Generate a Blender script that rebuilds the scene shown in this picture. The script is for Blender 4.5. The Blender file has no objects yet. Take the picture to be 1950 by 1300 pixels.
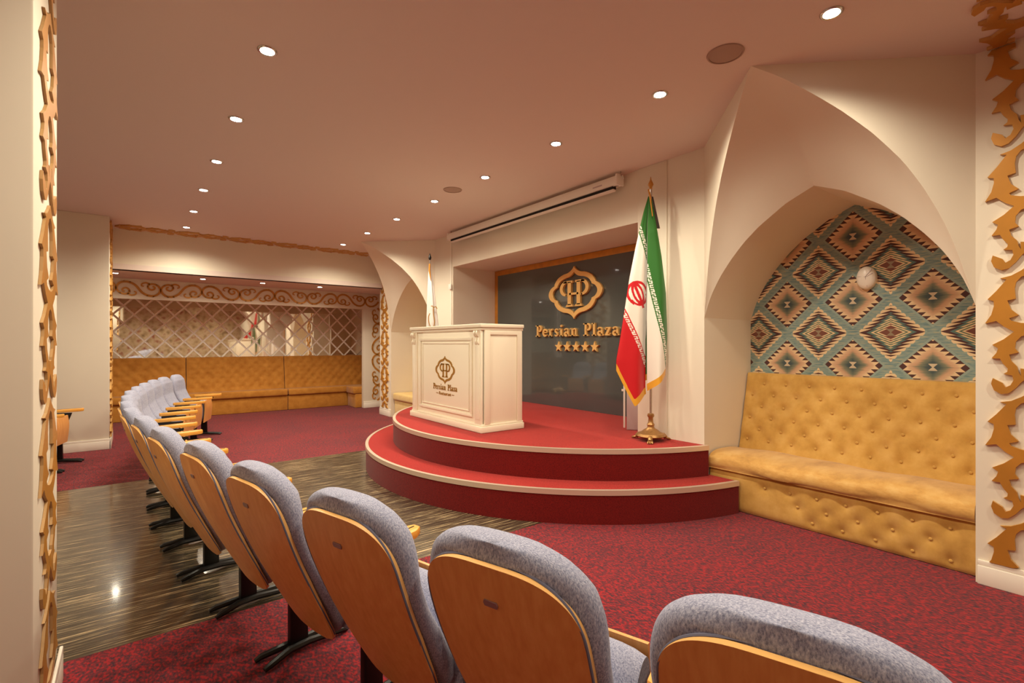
import bpy, bmesh, math, random
from mathutils import Vector, Matrix
random.seed(7)
sc = bpy.context.scene
COL = sc.collection
PI = math.pi
R = math.radians

# ------------------------------------------------------------------ camera
CAMH = 1.35
YAW = R(37.53)                      # forward, clockwise from +Y
SA, CA = math.sin(YAW), math.cos(YAW)
cam = bpy.data.cameras.new('camera'); cam.sensor_width = 36.0
cam.lens = 940.0 / 1950.0 * 36.0
cam.shift_y = 5.0 / 1950.0
cam.clip_start = 0.02; cam.clip_end = 100
camo = bpy.data.objects.new('camera', cam); COL.objects.link(camo)
camo.location = (0, 0, CAMH); camo.rotation_euler = (R(90), 0, -YAW)
sc.camera = camo

# ------------------------------------------------------------------ node helpers
def new_mat(name):
    m = bpy.data.materials.new(name); m.use_nodes = True
    nt = m.node_tree
    return m, nt, nt.nodes['Principled BSDF']

def srgb(r, g, b):
    f = lambda c: c / 12.92 if c <= .04045 else ((c + .055) / 1.055) ** 2.4
    return (f(r / 255), f(g / 255), f(b / 255), 1)

def plain(name, col, rough=.5, metal=0., bump=0., bscale=200., spec=.5, vary=0., vscale=3.):
    m, nt, p = new_mat(name)
    p.inputs['Base Color'].default_value = col
    p.inputs['Roughness'].default_value = rough
    p.inputs['Metallic'].default_value = metal
    p.inputs['Specular IOR Level'].default_value = spec
    tc = nt.nodes.new('ShaderNodeTexCoord')
    if vary > 0:
        n = nt.nodes.new('ShaderNodeTexNoise'); n.inputs['Scale'].default_value = vscale; n.inputs['Detail'].default_value = 6
        nt.links.new(tc.outputs['Object'], n.inputs['Vector'])
        mx = nt.nodes.new('ShaderNodeMix'); mx.data_type = 'RGBA'
        mx.inputs[6].default_value = tuple(c * (1 - vary) for c in col[:3]) + (1,)
        mx.inputs[7].default_value = tuple(min(1, c * (1 + vary)) for c in col[:3]) + (1,)
        rp = nt.nodes.new('ShaderNodeValToRGB'); rp.color_ramp.elements[0].position = .3; rp.color_ramp.elements[1].position = .7
        nt.links.new(n.outputs['Fac'], rp.inputs['Fac']); nt.links.new(rp.outputs['Color'], mx.inputs[0])
        nt.links.new(mx.outputs[2], p.inputs['Base Color'])
    if bump > 0:
        n = nt.nodes.new('ShaderNodeTexNoise'); n.inputs['Scale'].default_value = bscale; n.inputs['Detail'].default_value = 3
        nt.links.new(tc.outputs['Object'], n.inputs['Vector'])
        b = nt.nodes.new('ShaderNodeBump'); b.inputs['Strength'].default_value = bump; b.inputs['Distance'].default_value = .004
        nt.links.new(n.outputs['Fac'], b.inputs['Height']); nt.links.new(b.outputs['Normal'], p.inputs['Normal'])
    return m

def ramp_node(nt, stops, interp='LINEAR'):
    r = nt.nodes.new('ShaderNodeValToRGB'); cr = r.color_ramp; cr.interpolation = interp
    while len(cr.elements) > 1: cr.elements.remove(cr.elements[-1])
    cr.elements[0].position = stops[0][0]; cr.elements[0].color = stops[0][1]
    for p, c in stops[1:]:
        e = cr.elements.new(p); e.color = c
    return r

def noise_mat(name, stops, scale=(1, 1, 1), nscale=50., detail=4., rough=.9, bump=0., bdist=.004, nrough=.6, spec=.3, coat=0., sheen=0.):
    m, nt, p = new_mat(name)
    tc = nt.nodes.new('ShaderNodeTexCoord'); mp = nt.nodes.new('ShaderNodeMapping')
    mp.inputs['Scale'].default_value = scale
    n = nt.nodes.new('ShaderNodeTexNoise'); n.inputs['Scale'].default_value = nscale
    n.inputs['Detail'].default_value = detail; n.inputs['Roughness'].default_value = nrough
    nt.links.new(tc.outputs['Object'], mp.inputs['Vector']); nt.links.new(mp.outputs['Vector'], n.inputs['Vector'])
    r = ramp_node(nt, stops)
    nt.links.new(n.outputs['Fac'], r.inputs['Fac']); nt.links.new(r.outputs['Color'], p.inputs['Base Color'])
    p.inputs['Roughness'].default_value = rough; p.inputs['Specular IOR Level'].default_value = spec
    p.inputs['Coat Weight'].default_value = coat; p.inputs['Coat Roughness'].default_value = .12
    p.inputs['Sheen Weight'].default_value = sheen
    if bump > 0:
        b = nt.nodes.new('ShaderNodeBump'); b.inputs['Strength'].default_value = bump; b.inputs['Distance'].default_value = bdist
        nt.links.new(n.outputs['Fac'], b.inputs['Height']); nt.links.new(b.outputs['Normal'], p.inputs['Normal'])
    return m

class Ex:
    """tiny expression builder for Math nodes"""
    def __init__(s, nt, o): s.nt, s.o = nt, o
    def _op(s, op, *a):
        n = s.nt.nodes.new('ShaderNodeMath'); n.operation = op
        for i, v in enumerate((s,) + a):
            if isinstance(v, Ex): s.nt.links.new(v.o, n.inputs[i])
            else: n.inputs[i].default_value = v
        return Ex(s.nt, n.outputs[0])
    def __add__(s, b): return s._op('ADD', b)
    def __sub__(s, b): return s._op('SUBTRACT', b)
    def __mul__(s, b): return s._op('MULTIPLY', b)
    def abs(s): return s._op('ABSOLUTE')
    def frac(s): return s._op('FRACT')
    def floor(s): return s._op('FLOOR')
    def lt(s, b): return s._op('LESS_THAN', b)
    def gt(s, b): return s._op('GREATER_THAN', b)

# ------------------------------------------------------------------ materials
M = {}
M['wall'] = plain('cream_wall_paint', srgb(227, 217, 198), .75, vary=.03, vscale=1.2)
M['ceil'] = plain('ceiling_paint', srgb(222, 206, 196), .8)
M['trim'] = plain('white_trim_paint', srgb(236, 228, 214), .45)
M['white'] = plain('podium_cream_lacquer', srgb(240, 231, 208), .35)
M['gold'] = plain('gold_ornament_lacquer', srgb(192, 132, 50), .38, .3, vary=.12, vscale=5)
M['goldside'] = plain('gold_ornament_edge', srgb(206, 160, 92), .45, .15)
M['shadedgold'] = plain('shaded_gold_edge', srgb(170, 132, 84), .5)  # edge browned to paint in the shadow along the near pillar ornament
M['brass'] = plain('polished_brass_sign', srgb(248, 202, 126), .3, .4)
M['gprint'] = plain('gold_print', srgb(176, 130, 52), .4, .4)
M['framegold'] = plain('gold_wood_frame', srgb(190, 125, 40), .4, .2, vary=.15, vscale=12)
M['alu'] = plain('brushed_aluminium', srgb(225, 205, 185), .35, .55, bump=.1, bscale=300)
M['steel'] = plain('chrome_steel', srgb(200, 190, 180), .22, .9)
M['black'] = plain('black_steel', srgb(22, 21, 20), .38, .3)
M['slot'] = plain('dark_slot', srgb(18, 15, 14), .8)
M['plastic'] = plain('white_plastic', srgb(236, 230, 220), .4)
M['grille'] = plain('speaker_grille', srgb(176, 150, 134), .7, bump=.6, bscale=400)
M['ceramic'] = plain('white_ceramic', srgb(240, 232, 218), .3)
M['plate'] = plain('chair_plate', srgb(150, 124, 126), .4, .3)
M['lilac'] = plain('lilac_board', srgb(190, 172, 172), .5)
M['armwood'] = noise_mat('honey_armrest_wood', [(.3, srgb(222, 148, 52)), (.7, srgb(240, 176, 78))], (1, 12, 12), 8, 3, .4, spec=.5)
M['edgewood'] = plain('plywood_edge', srgb(232, 178, 104), .45)
M['wood'] = noise_mat('beech_plywood', [(.25, srgb(214, 144, 78)), (.5, srgb(224, 158, 90)), (.75, srgb(232, 172, 104))], (14, 14, 1.0), 3.5, 5, .36, nrough=.55, spec=.5)
M['fabric'] = noise_mat('grey_blue_woven_fabric', [(.30, srgb(90, 94, 118)), (.46, srgb(146, 149, 172)), (.58, srgb(174, 175, 194)), (.72, srgb(206, 205, 217))],
                        (60, 34, 18), 7, 5, .95, bump=.35, bdist=.003, nrough=.7, spec=.15, sheen=.1)
M['piping'] = plain('fabric_piping', srgb(104, 104, 124), .9)
M['velvet'] = noise_mat('mustard_velvet', [(.25, srgb(178, 132, 58)), (.5, srgb(200, 154, 76)), (.72, srgb(212, 168, 94))], (1, 1.6, 1.6), 4.5, 8, .72, nrough=.62, bump=.06, spec=.25, sheen=.3)
M['velvetseat'] = noise_mat('worn_mustard_velvet', [(.3, srgb(168, 122, 62)), (.5, srgb(202, 154, 82)), (.7, srgb(216, 176, 108))], (1, 2.2, 6), 2.6, 9, .72, nrough=.68, spec=.25, sheen=.3)
M['velvetdark'] = noise_mat('amber_velvet', [(.3, srgb(168, 108, 36)), (.7, srgb(194, 134, 56))], (1, 1, 1), 7, 6, .75, spec=.2, sheen=.2)
M['velvetpale'] = noise_mat('pale_mustard_velvet', [(.3, srgb(216, 182, 110)), (.7, srgb(230, 200, 136))], (1, 1, 1), 7, 6, .75, spec=.2, sheen=.2)

# burgundy carpet with bright red and dark flecks
def carpet_mat(name, base, red, dark, s1=150., s2=62.):
    m, nt, p = new_mat(name)
    tc = nt.nodes.new('ShaderNodeTexCoord')
    mp = nt.nodes.new('ShaderNodeMapping'); mp.inputs['Scale'].default_value = (1, .55, 1); mp.inputs['Rotation'].default_value = (0, 0, R(25))
    nt.links.new(tc.outputs['Object'], mp.inputs['Vector'])
    a = nt.nodes.new('ShaderNodeTexNoise'); a.inputs['Scale'].default_value = s1; a.inputs['Detail'].default_value = 2
    b = nt.nodes.new('ShaderNodeTexNoise'); b.inputs['Scale'].default_value = s2; b.inputs['Detail'].default_value = 3
    c = nt.nodes.new('ShaderNodeTexNoise'); c.inputs['Scale'].default_value = 1.7; c.inputs['Detail'].default_value = 3
    for n in (a, b): nt.links.new(mp.outputs['Vector'], n.inputs['Vector'])
    nt.links.new(tc.outputs['Object'], c.inputs['Vector'])
    v = (Ex(nt, a.outputs['Fac']) * .62 + Ex(nt, b.outputs['Fac']) * .32 + Ex(nt, c.outputs['Fac']) * .10)
    r = ramp_node(nt, [(.42, dark), (.49, base), (.53, base), (.59, red)])
    nt.links.new(v.o, r.inputs['Fac']); nt.links.new(r.outputs['Color'], p.inputs['Base Color'])
    p.inputs['Roughness'].default_value = .95; p.inputs['Specular IOR Level'].default_value = .1
    p.inputs['Sheen Weight'].default_value = .12
    bu = nt.nodes.new('ShaderNodeBump'); bu.inputs['Strength'].default_value = .5; bu.inputs['Distance'].default_value = .006
    nt.links.new(a.outputs['Fac'], bu.inputs['Height']); nt.links.new(bu.outputs['Normal'], p.inputs['Normal'])
    return m
M['carpet'] = carpet_mat('burgundy_fleck_carpet', srgb(104, 36, 44), srgb(152, 34, 40), srgb(62, 36, 46), 95., 40.)
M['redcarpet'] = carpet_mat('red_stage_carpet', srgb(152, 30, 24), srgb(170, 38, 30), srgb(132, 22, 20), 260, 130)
M['riser'] = carpet_mat('shaded_riser_carpet', srgb(108, 20, 18), srgb(122, 24, 20), srgb(92, 16, 16), 260, 130)  # stage carpet red darkened to paint in the shade on the risers

# dark zebra laminate, streaks along X
def laminate():
    m, nt, p = new_mat('dark_zebra_laminate')
    tc = nt.nodes.new('ShaderNodeTexCoord')
    def nz(scale, s, det=5, rgh=.6):
        mp = nt.nodes.new('ShaderNodeMapping'); mp.inputs['Scale'].default_value = scale
        n = nt.nodes.new('ShaderNodeTexNoise'); n.inputs['Scale'].default_value = s; n.inputs['Detail'].default_value = det; n.inputs['Roughness'].default_value = rgh
        nt.links.new(tc.outputs['Object'], mp.inputs['Vector']); nt.links.new(mp.outputs['Vector'], n.inputs['Vector'])
        return Ex(nt, n.outputs['Fac'])
    v = nz((.8, 24, 1), 3.0, 6, .62) * .66 + nz((1.8, 60, 1), 4.0, 3) * .34
    r = ramp_node(nt, [(.38, srgb(40, 35, 29)), (.50, srgb(74, 65, 52)), (.555, srgb(116, 101, 78)), (.60, srgb(206, 180, 138)), (.70, srgb(222, 196, 156))])
    nt.links.new(v.o, r.inputs['Fac']); nt.links.new(r.outputs['Color'], p.inputs['Base Color'])
    p.inputs['Roughness'].default_value = .22; p.inputs['Specular IOR Level'].default_value = .6
    p.inputs['Coat Weight'].default_value = .35; p.inputs['Coat Roughness'].default_value = .08
    return m
M['laminate'] = laminate()

# kilim wallpaper (plane x = const; object coords y, z)
def kilim():
    m, nt, p = new_mat('kilim_wallpaper')
    tc = nt.nodes.new('ShaderNodeTexCoord'); sx = nt.nodes.new('ShaderNodeSeparateXYZ')
    nt.links.new(tc.outputs['Object'], sx.inputs[0])
    Y, Z = Ex(nt, sx.outputs['Y']), Ex(nt, sx.outputs['Z'])
    LY, LZ = .5, .515
    a = ((Y - 1.725) * (1 / LY) + .5).frac() - .5
    b = ((Z - 1.440) * (1 / LZ) + .5).frac() - .5
    D = a.abs() + b.abs()                       # 0 at centre A, .5 edge, 1 centre B
    inA = D.lt(.5)
    bb = b.abs()
    # horizontal saw teeth: step in z
    def tooth(n, k): return ((bb * n).frac() - .5) * k
    streak = nt.nodes.new('ShaderNodeTexNoise'); mp = nt.nodes.new('ShaderNodeMapping')
    mp.inputs['Scale'].default_value = (1, 6, 60); streak.inputs['Scale'].default_value = 2.2; streak.inputs['Detail'].default_value = 3
    nt.links.new(tc.outputs['Object'], mp.inputs['Vector']); nt.links.new(mp.outputs['Vector'], streak.inputs['Vector'])
    st = (Ex(nt, streak.outputs['Fac']) - .5)
    teal, dteal, green = srgb(148, 166, 156), srgb(92, 122, 120), srgb(106, 122, 100)
    cream, dark, brown, tan, navy = srgb(228, 202, 160), srgb(88, 62, 60), srgb(124, 82, 70), srgb(204, 164, 132), srgb(70, 76, 84)
    DA = D + tooth(18, .06); DA2 = D + tooth(18, .115); DA3 = D + tooth(18, -.05)
    rA = ramp_node(nt, [(0, brown), (.12, cream), (.155, green), (.19, cream), (.225, green), (.25, dteal), (.285, dark)], 'CONSTANT')
    nt.links.new(DA.o, rA.inputs['Fac'])
    DB0 = (D * -1.0) + 1.0
    DBs = DB0 + st * .10
    DB = DB0 + tooth(18, .115)
    rB1 = ramp_node(nt, [(0, navy), (.09, srgb(84, 98, 96)), (.17, srgb(132, 134, 112)), (.23, tan), (.28, srgb(212, 176, 142)), (.32, cream)])
    nt.links.new(DBs.o, rB1.inputs['Fac'])
    def mix(f, c1, c2):
        mx = nt.nodes.new('ShaderNodeMix'); mx.data_type = 'RGBA'
        nt.links.new(f.o, mx.inputs[0]); nt.links.new(c1, mx.inputs[6])
        if isinstance(c2, tuple): mx.inputs[7].default_value = c2
        else: nt.links.new(c2, mx.inputs[7])
        return mx.outputs[2]
    cnode = nt.nodes.new('ShaderNodeRGB'); cnode.outputs[0].default_value = cream
    colB = mix(DB.gt(.355), rB1.outputs['Color'], dark)
    colB = mix(DB0.gt(.40), colB, teal)
    a2 = ((Y - 1.475) * (1 / LY) + .5).frac() - .5
    b2 = ((Z - 1.1825) * (1 / LZ) + .5).frac() - .5
    hour = a2.abs().lt(.05)._op('MULTIPLY', b2.abs().lt(.05))._op('MULTIPLY', (b2.abs() + .008).gt(a2.abs()))
    colB = mix(hour, colB, srgb(206, 190, 160))
    hourA = a.abs().lt(.045)._op('MULTIPLY', b.abs().lt(.05))._op('MULTIPLY', (b.abs() + .006).gt(a.abs()))
    colA = mix(DA2.gt(.36), rA.outputs['Color'], cream)
    colA = mix(DA3.gt(.435), colA, teal)
    colA = mix(hourA, colA, srgb(150, 134, 110))
    col = mix(inA, colB, colA)
    # teal streaks in the bands between
    band = (D - .5).abs().lt(.06)
    rs = ramp_node(nt, [(.35, srgb(164, 168, 146)), (.5, srgb(136, 158, 152)), (.65, srgb(108, 136, 138))])
    nt.links.new(streak.outputs['Fac'], rs.inputs['Fac'])
    col = mix(band, col, rs.outputs['Color'])
    nt.links.new(col, p.inputs['Base Color'])
    p.inputs['Roughness'].default_value = .85; p.inputs['Specular IOR Level'].default_value = .15
    return m
M['kilim'] = kilim()
M['backpaper'] = noise_mat('faded_floral_wallpaper', [(.30, srgb(120, 92, 62)), (.45, srgb(196, 172, 134)), (.56, srgb(222, 206, 176)), (.64, srgb(176, 120, 92)), (.70, srgb(150, 58, 48))], (1, 1, 1), 4.5, 4, .8, nrough=.6)

# blue-grey back-painted glass
m, nt, p = new_mat('blue_grey_glass_panel'); M['glass'] = m
p.inputs['Base Color'].default_value = srgb(72, 79, 78); p.inputs['Roughness'].default_value = .16
p.inputs['Specular IOR Level'].default_value = .55; p.inputs['Coat Weight'].default_value = 1.0; p.inputs['Coat Roughness'].default_value = .04
# mirror
m, nt, p = new_mat('antique_mirror'); M['mirror'] = m
p.inputs['Base Color'].default_value = (.86, .82, .74, 1); p.inputs['Metallic'].default_value = 1; p.inputs['Roughness'].default_value = .03
m, nt, p = new_mat('mirror_bevel'); M['bevel'] = m
p.inputs['Base Color'].default_value = (.97, .93, .85, 1); p.inputs['Metallic'].default_value = .0; p.inputs['Roughness'].default_value = .35  # pale diffuse colour painted in place of the bevels' cream reflections
# lamp
m, nt, p = new_mat('lamp_emitter'); M['lamp'] = m
p.inputs['Emission Color'].default_value = (1, .93, .82, 1); p.inputs['Emission Strength'].default_value = 30
# flag cloth from colour attribute
def flag_mat():
    m, nt, p = new_mat('flag_satin')
    at = nt.nodes.new('ShaderNodeAttribute'); at.attribute_name = 'cloth'
    nt.links.new(at.outputs['Color'], p.inputs['Base Color'])
    p.inputs['Roughness'].default_value = .62; p.inputs['Sheen Weight'].default_value = .2; p.inputs['Specular IOR Level'].default_value = .25
    return m
M['flag'] = flag_mat()

# ------------------------------------------------------------------ mesh builder
class MB:
    def __init__(s): s.v, s.f, s.m = [], [], []
    def add(s, vs, fs, mi=0):
        b = len(s.v); s.v += [tuple(v) for v in vs]
        s.f += [tuple(b + i for i in f) for f in fs]; s.m += [mi] * len(fs)
    def box(s, x0, x1, y0, y1, z0, z1, mi=0, T=None):
        vs = [(x, y, z) for x in (x0, x1) for y in (y0, y1) for z in (z0, z1)]
        if T: vs = [tuple(T @ Vector(v)) for v in vs]
        s.add(vs, [(0, 1, 3, 2), (4, 6, 7, 5), (0, 4, 5, 1), (2, 3, 7, 6), (0, 2, 6, 4), (1, 5, 7, 3)], mi)
    def prism(s, pts, fn, d0, d1, mi=0, side=None):
        """2D polygon pts extruded; fn(u, v, d) -> 3D"""
        n = len(pts)
        a = [fn(u, v, d0) for u, v in pts]; b = [fn(u, v, d1) for u, v in pts]
        base = len(s.v); s.v += [tuple(x) for x in a + b]
        s.f.append(tuple(base + i for i in reversed(range(n)))); s.m.append(mi)
        s.f.append(tuple(base + n + i for i in range(n))); s.m.append(mi)
        for i in range(n):
            j = (i + 1) % n
            s.f.append((base + i, base + j, base + n + j, base + n + i)); s.m.append(mi if side is None else side)
    def grid(s, fn, nu, nv, mi=0, closed_u=False, flip=False):
        base = len(s.v)
        for j in range(nv + 1):
            for i in range(nu + (0 if closed_u else 1)):
                s.v.append(tuple(fn(i / nu, j / nv)))
        w = nu if closed_u else nu + 1
        for j in range(nv):
            for i in range(nu):
                i2 = (i + 1) % w if closed_u else i + 1
                q = (base + j * w + i, base + j * w + i2, base + (j + 1) * w + i2, base + (j + 1) * w + i)
                s.f.append(q[::-1] if flip else q); s.m.append(mi)
    def tube(s, path, r, n=8, mi=0, cap=True):
        path = [Vector(p) for p in path]
        rr = r if isinstance(r, (list, tuple)) else [r] * len(path)
        up = Vector((0, 0, 1)); rings = []
        for i, p in enumerate(path):
            t = (path[min(i + 1, len(path) - 1)] - path[max(i - 1, 0)]).normalized()
            a = t.cross(up if abs(t.dot(up)) < .95 else Vector((1, 0, 0))).normalized(); b = t.cross(a)
            rings.append([p + (a * math.cos(2 * PI * k / n) + b * math.sin(2 * PI * k / n)) * rr[i] for k in range(n)])
        base = len(s.v)
        for rg in rings: s.v += [tuple(q) for q in rg]
        for i in range(len(path) - 1):
            for k in range(n):
                k2 = (k + 1) % n
                s.f.append((base + i * n + k, base + i * n + k2, base + (i + 1) * n + k2, base + (i + 1) * n + k)); s.m.append(mi)
        if cap:
            s.f.append(tuple(base + k for k in reversed(range(n)))); s.m.append(mi)
            e = base + (len(path) - 1) * n
            s.f.append(tuple(e + k for k in range(n))); s.m.append(mi)
    def lathe(s, prof, c=(0, 0, 0), n=24, mi=0, axis='z'):
        base = len(s.v)
        for r, z in prof:
            for k in range(n):
                a = 2 * PI * k / n
                if axis == 'z': s.v.append((c[0] + r * math.cos(a), c[1] + r * math.sin(a), c[2] + z))
                else: s.v.append((c[0] + z, c[1] + r * math.cos(a), c[2] + r * math.sin(a)))
        for i in range(len(prof) - 1):
            for k in range(n):
                k2 = (k + 1) % n
                s.f.append((base + i * n + k, base + i * n + k2, base + (i + 1) * n + k2, base + (i + 1) * n + k)); s.m.append(mi)
        s.f.append(tuple(base + k for k in reversed(range(n)))); s.m.append(mi)
        e = base + (len(prof) - 1) * n
        s.f.append(tuple(e + k for k in range(n))); s.m.append(mi)
    def sphere(s, c, r, sx=1, sy=1, sz=1, n=12, mi=0):
        prof = [(max(1e-4, math.sin(PI * i / 8)) * r, -math.cos(PI * i / 8) * r) for i in range(9)]
        b = len(s.v); s.lathe(prof, (0, 0, 0), n, mi)
        for i in range(b, len(s.v)):
            x, y, z = s.v[i]; s.v[i] = (c[0] + x * sx, c[1] + y * sy, c[2] + z * sz)
    def build(s, name, mats, parent=None, smooth=False, bevel=0., seg=2, origin=None, angle=35, fixn=True):
        me = bpy.data.meshes.new(name)
        ox = Vector(origin) if origin is not None else Vector((0, 0, 0))
        me.from_pydata([tuple(Vector(v) - ox) for v in s.v], [], s.f)
        if not isinstance(mats, (list, tuple)): mats = [mats]
        for mt in mats: me.materials.append(mt)
        for i, poly in enumerate(me.polygons): poly.material_index = s.m[i]
        bm = bmesh.new(); bm.from_mesh(me)
        if fixn: bmesh.ops.recalc_face_normals(bm, faces=bm.faces)
        if bevel > 0:
            es = [e for e in bm.edges if len(e.link_faces) == 2 and e.calc_face_angle(0) > R(30)]
            bmesh.ops.bevel(bm, geom=es, offset=bevel, offset_type='OFFSET', segments=seg, profile=.5, affect='EDGES', clamp_overlap=True)
        big = [f for f in bm.faces if len(f.verts) > 4]
        if big: bmesh.ops.triangulate(bm, faces=big, ngon_method='EAR_CLIP')
        bm.to_mesh(me); bm.free()
        if smooth or bevel > 0:
            for poly in me.polygons: poly.use_smooth = True
            me.set_sharp_from_angle(angle=R(angle))
        o = bpy.data.objects.new(name, me); COL.objects.link(o)
        o.location = ox
        if parent is not None:
            o.parent = parent
        return o

def empty(name, loc=(0, 0, 0), rz=0):
    o = bpy.data.objects.new(name, None); COL.objects.link(o)
    o.empty_display_size = .1; o.location = loc; o.rotation_euler = (0, 0, rz); return o
def tag(o, label=None, cat=None, group=None, kind=None):
    if label: o['label'] = label
    if cat: o['category'] = cat
    if group: o['group'] = group
    if kind: o['kind'] = kind
    return o
def struct(o, label=None, cat=None):
    o['kind'] = 'structure'
    if label: o['label'] = label
    if cat: o['category'] = cat
    return o
def dup(o, parent=None):
    c = o.copy(); COL.objects.link(c)
    if parent is not None: c.parent = parent
    for ch in list(o.children): dup(ch, c)
    return c
def lerp(a, b, t): return a + (b - a) * t
def interp(tab, x):
    if x <= tab[0][0]: return tab[0][1]
    for (x0, y0), (x1, y1) in zip(tab, tab[1:]):
        if x <= x1: return y0 + (y1 - y0) * (x - x0) / (x1 - x0)
    return tab[-1][1]

# ================================================================== SETTING
CZ = 3.0        # ceiling
WX = 3.8        # stage wall
BX = 4.58       # back of the niches
AY = 11.35      # mirror wall
AZ = 2.42       # alcove ceiling
LX = -3.6; Y0 = -2.2
# floor: carpet / laminate strip / carpet
mb = MB()
ys = [Y0, 2.82, 6.12, AY + .1]
for i, mi in ((0, 0), (1, 1), (2, 0)):
    mb.add([(LX, ys[i], 0), (4.7, ys[i], 0), (4.7, ys[i + 1], 0), (LX, ys[i + 1], 0)], [(0, 1, 2, 3)], mi)
mb.box(LX, 4.7, Y0, AY + .1, -.1, -.002, 0)
struct(mb.build('floor', [M['carpet'], M['laminate']], fixn=False), 'burgundy flecked carpet floor crossed by a dark striped laminate band', 'floor')
mb = MB(); mb.box(LX, 4.7, Y0, 9.05, CZ, CZ + .1)
struct(mb.build('ceiling', M['ceil']), 'flat matt ceiling dotted with recessed downlights', 'ceiling')
mb = MB(); mb.box(LX, 4.7, 9.0, AY + .1, AZ, AZ + .08)
struct(mb.build('ceiling', M['ceil']), 'lower ceiling of the mirrored alcove', 'ceiling')

# stage wall in boxes
for nm, yA, yB, zA, lab in (('wall_right', Y0, .62, 0, 'cream wall at the right edge carrying a gold ornament'), ('wall_stage_right', 2.30, 2.98, 0, 'cream wall between the right arch and the stage recess'),
        ('wall_stage_top', 2.98, 6.39, 2.505, 'cream wall above the stage recess'), ('wall_stage_left', 6.39, 6.95, 0, 'cream wall between the stage recess and the far arch'),
        ('wall_alcove_corner', 8.63, 9.15, 0, 'cream wall strip between far arch and alcove')):
    mb = MB(); mb.box(WX, 4.75, yA, yB, zA, CZ); struct(mb.build(nm, M['wall']), lab, 'wall')
mb = MB(); mb.box(4.57 + .03, 4.75, 2.98, 6.39, 0, 2.505)
struct(mb.build('wall_stage_back', M['wall']), 'wall at the back of the stage recess', 'wall')
# shallow pilaster between flag and right arch
mb = MB(); mb.box(WX - .012, WX, 2.66, 2.98, .5, CZ - .001)
struct(mb.build('trim_1', M['wall'], bevel=.004), 'shallow pilaster strip on the wall behind the right flag', 'pilaster')

OUT = [(0, 1.57), (.045, 1.748), (.084, 1.9), (.145, 2.075), (.227, 2.255), (.317, 2.41), (.448, 2.575), (.59, 2.715), (.711, 2.815), (.86, 2.925), (1, 3.0)]
INN = [(0, 2.465), (.224, 2.383), (.46, 2.249), (.6, 2.144), (.724, 2.025), (.83, 1.903), (.912, 1.777), (.956, 1.691), (1, 1.57)]
def niche(yc, hw, nm, apx=2.91):
    """pointed squinch arch: prow facets, curved soffits, pointed barrel"""
    mb = MB(); N = 28
    # finer smooth outlines
    ts = [(i / N) ** 1.6 for i in range(N + 1)]
    def smooth(tab, x, w=.02): return sum(interp(tab, min(1, max(0, x + k * w))) for k in (-1, 0, 1)) / 3 if .03 < x < .97 else interp(tab, x)
    for sgn in (-1, 1):
        ys_ = yc + sgn * hw
        outer = [Vector((lerp(WX, apx, t), lerp(ys_, yc, t), smooth(OUT, t))) for t in ts]
        inner = []
        for i in range(N + 1):
            v = 1 - (i / N) ** 1.25
            inner.append(Vector((WX, yc + sgn * hw * v, smooth(INN, v))))
        top = [Vector((p.x, p.y, CZ)) for p in outer]
        b = len(mb.v)
        # vertical facet above the outer curve
        vs = [tuple(p) for p in outer] + [tuple(p) for p in top]
        mb.add(vs, [(i, i + 1, N + 2 + i, N + 1 + i) for i in range(N)])
        # soffit (curved, hollow)
        K = 8
        def sof(u, w, outer=outer, inner=inner):
            i = round(w * N); p = outer[i].lerp(inner[i], u)
            p.z += .05 * math.sin(PI * u) * (w ** .8); return p
        mb.grid(sof, K, N)
        # barrel behind
        mb.add([tuple(p) for p in inner] + [(BX, p.y, p.z) for p in inner], [(i, i + 1, N + 2 + i, N + 1 + i) for i in range(N)])
    ob = mb.build(nm, M['wall'])
    bm = bmesh.new(); bm.from_mesh(ob.data); bmesh.ops.remove_doubles(bm, verts=bm.verts, dist=.0005); bmesh.ops.recalc_face_normals(bm, faces=bm.faces); bm.to_mesh(ob.data); bm.free()
    for pl in ob.data.polygons: pl.use_smooth = True
    ob.data.set_sharp_from_angle(angle=R(33))
    return struct(ob, *{
        'wall_arch_right': ('pointed squinch arch over the upholstered bench at the right', 'arch'),
        'wall_arch_left': ('far pointed squinch arch beside the mirrored alcove', 'arch')}[nm])
niche(1.46, .84, 'wall_arch_right'); niche(7.79, .84, 'wall_arch_left')
mb = MB(); mb.box(BX, 4.75, .5, 2.4, 0, CZ)
struct(mb.build('wall_niche_right', M['kilim']), 'niche back wall papered with a teal and cream kilim diamond pattern', 'wall')
mb = MB(); mb.box(BX, 4.75, 6.9, 8.7, 0, CZ)
struct(mb.build('wall_niche_left', M['wall']), 'plain back wall of the far arched niche', 'wall')

# pillars, beam, alcove
mb = MB(); mb.box(-.9, -.24, 2.09, 2.67, 0, CZ)
struct(mb.build('wall_pillar_near', M['wall'], bevel=.008), 'cream pillar in the left foreground with a gilded side', 'pillar')
mb = MB(); mb.box(-.9, -.24, 8.22, 9.02, 0, CZ)
struct(mb.build('wall_pillar_far', M['wall'], bevel=.008), 'cream pillar at the end of the seating, left of the mirrored alcove', 'pillar')
mb = MB(); mb.box(LX, 4.75, 9.02, 9.14, AZ, CZ)
struct(mb.build('wall_beam', M['wall']), 'cream beam over the opening of the mirrored alcove', 'beam')
mb = MB(); mb.box(LX, 4.75, AY + .02, AY + .12, 0, CZ)
struct(mb.build('wall_far', M['wall']), 'end wall of the alcove behind the mirrors', 'wall')
mb = MB(); mb.box(4.38, 4.75, 9.15, AY + .1, 0, AZ)
struct(mb.build('wall_alcove_right', M['wall']), 'right side wall of the mirrored alcove', 'wall')
HY = 10.2
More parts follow.
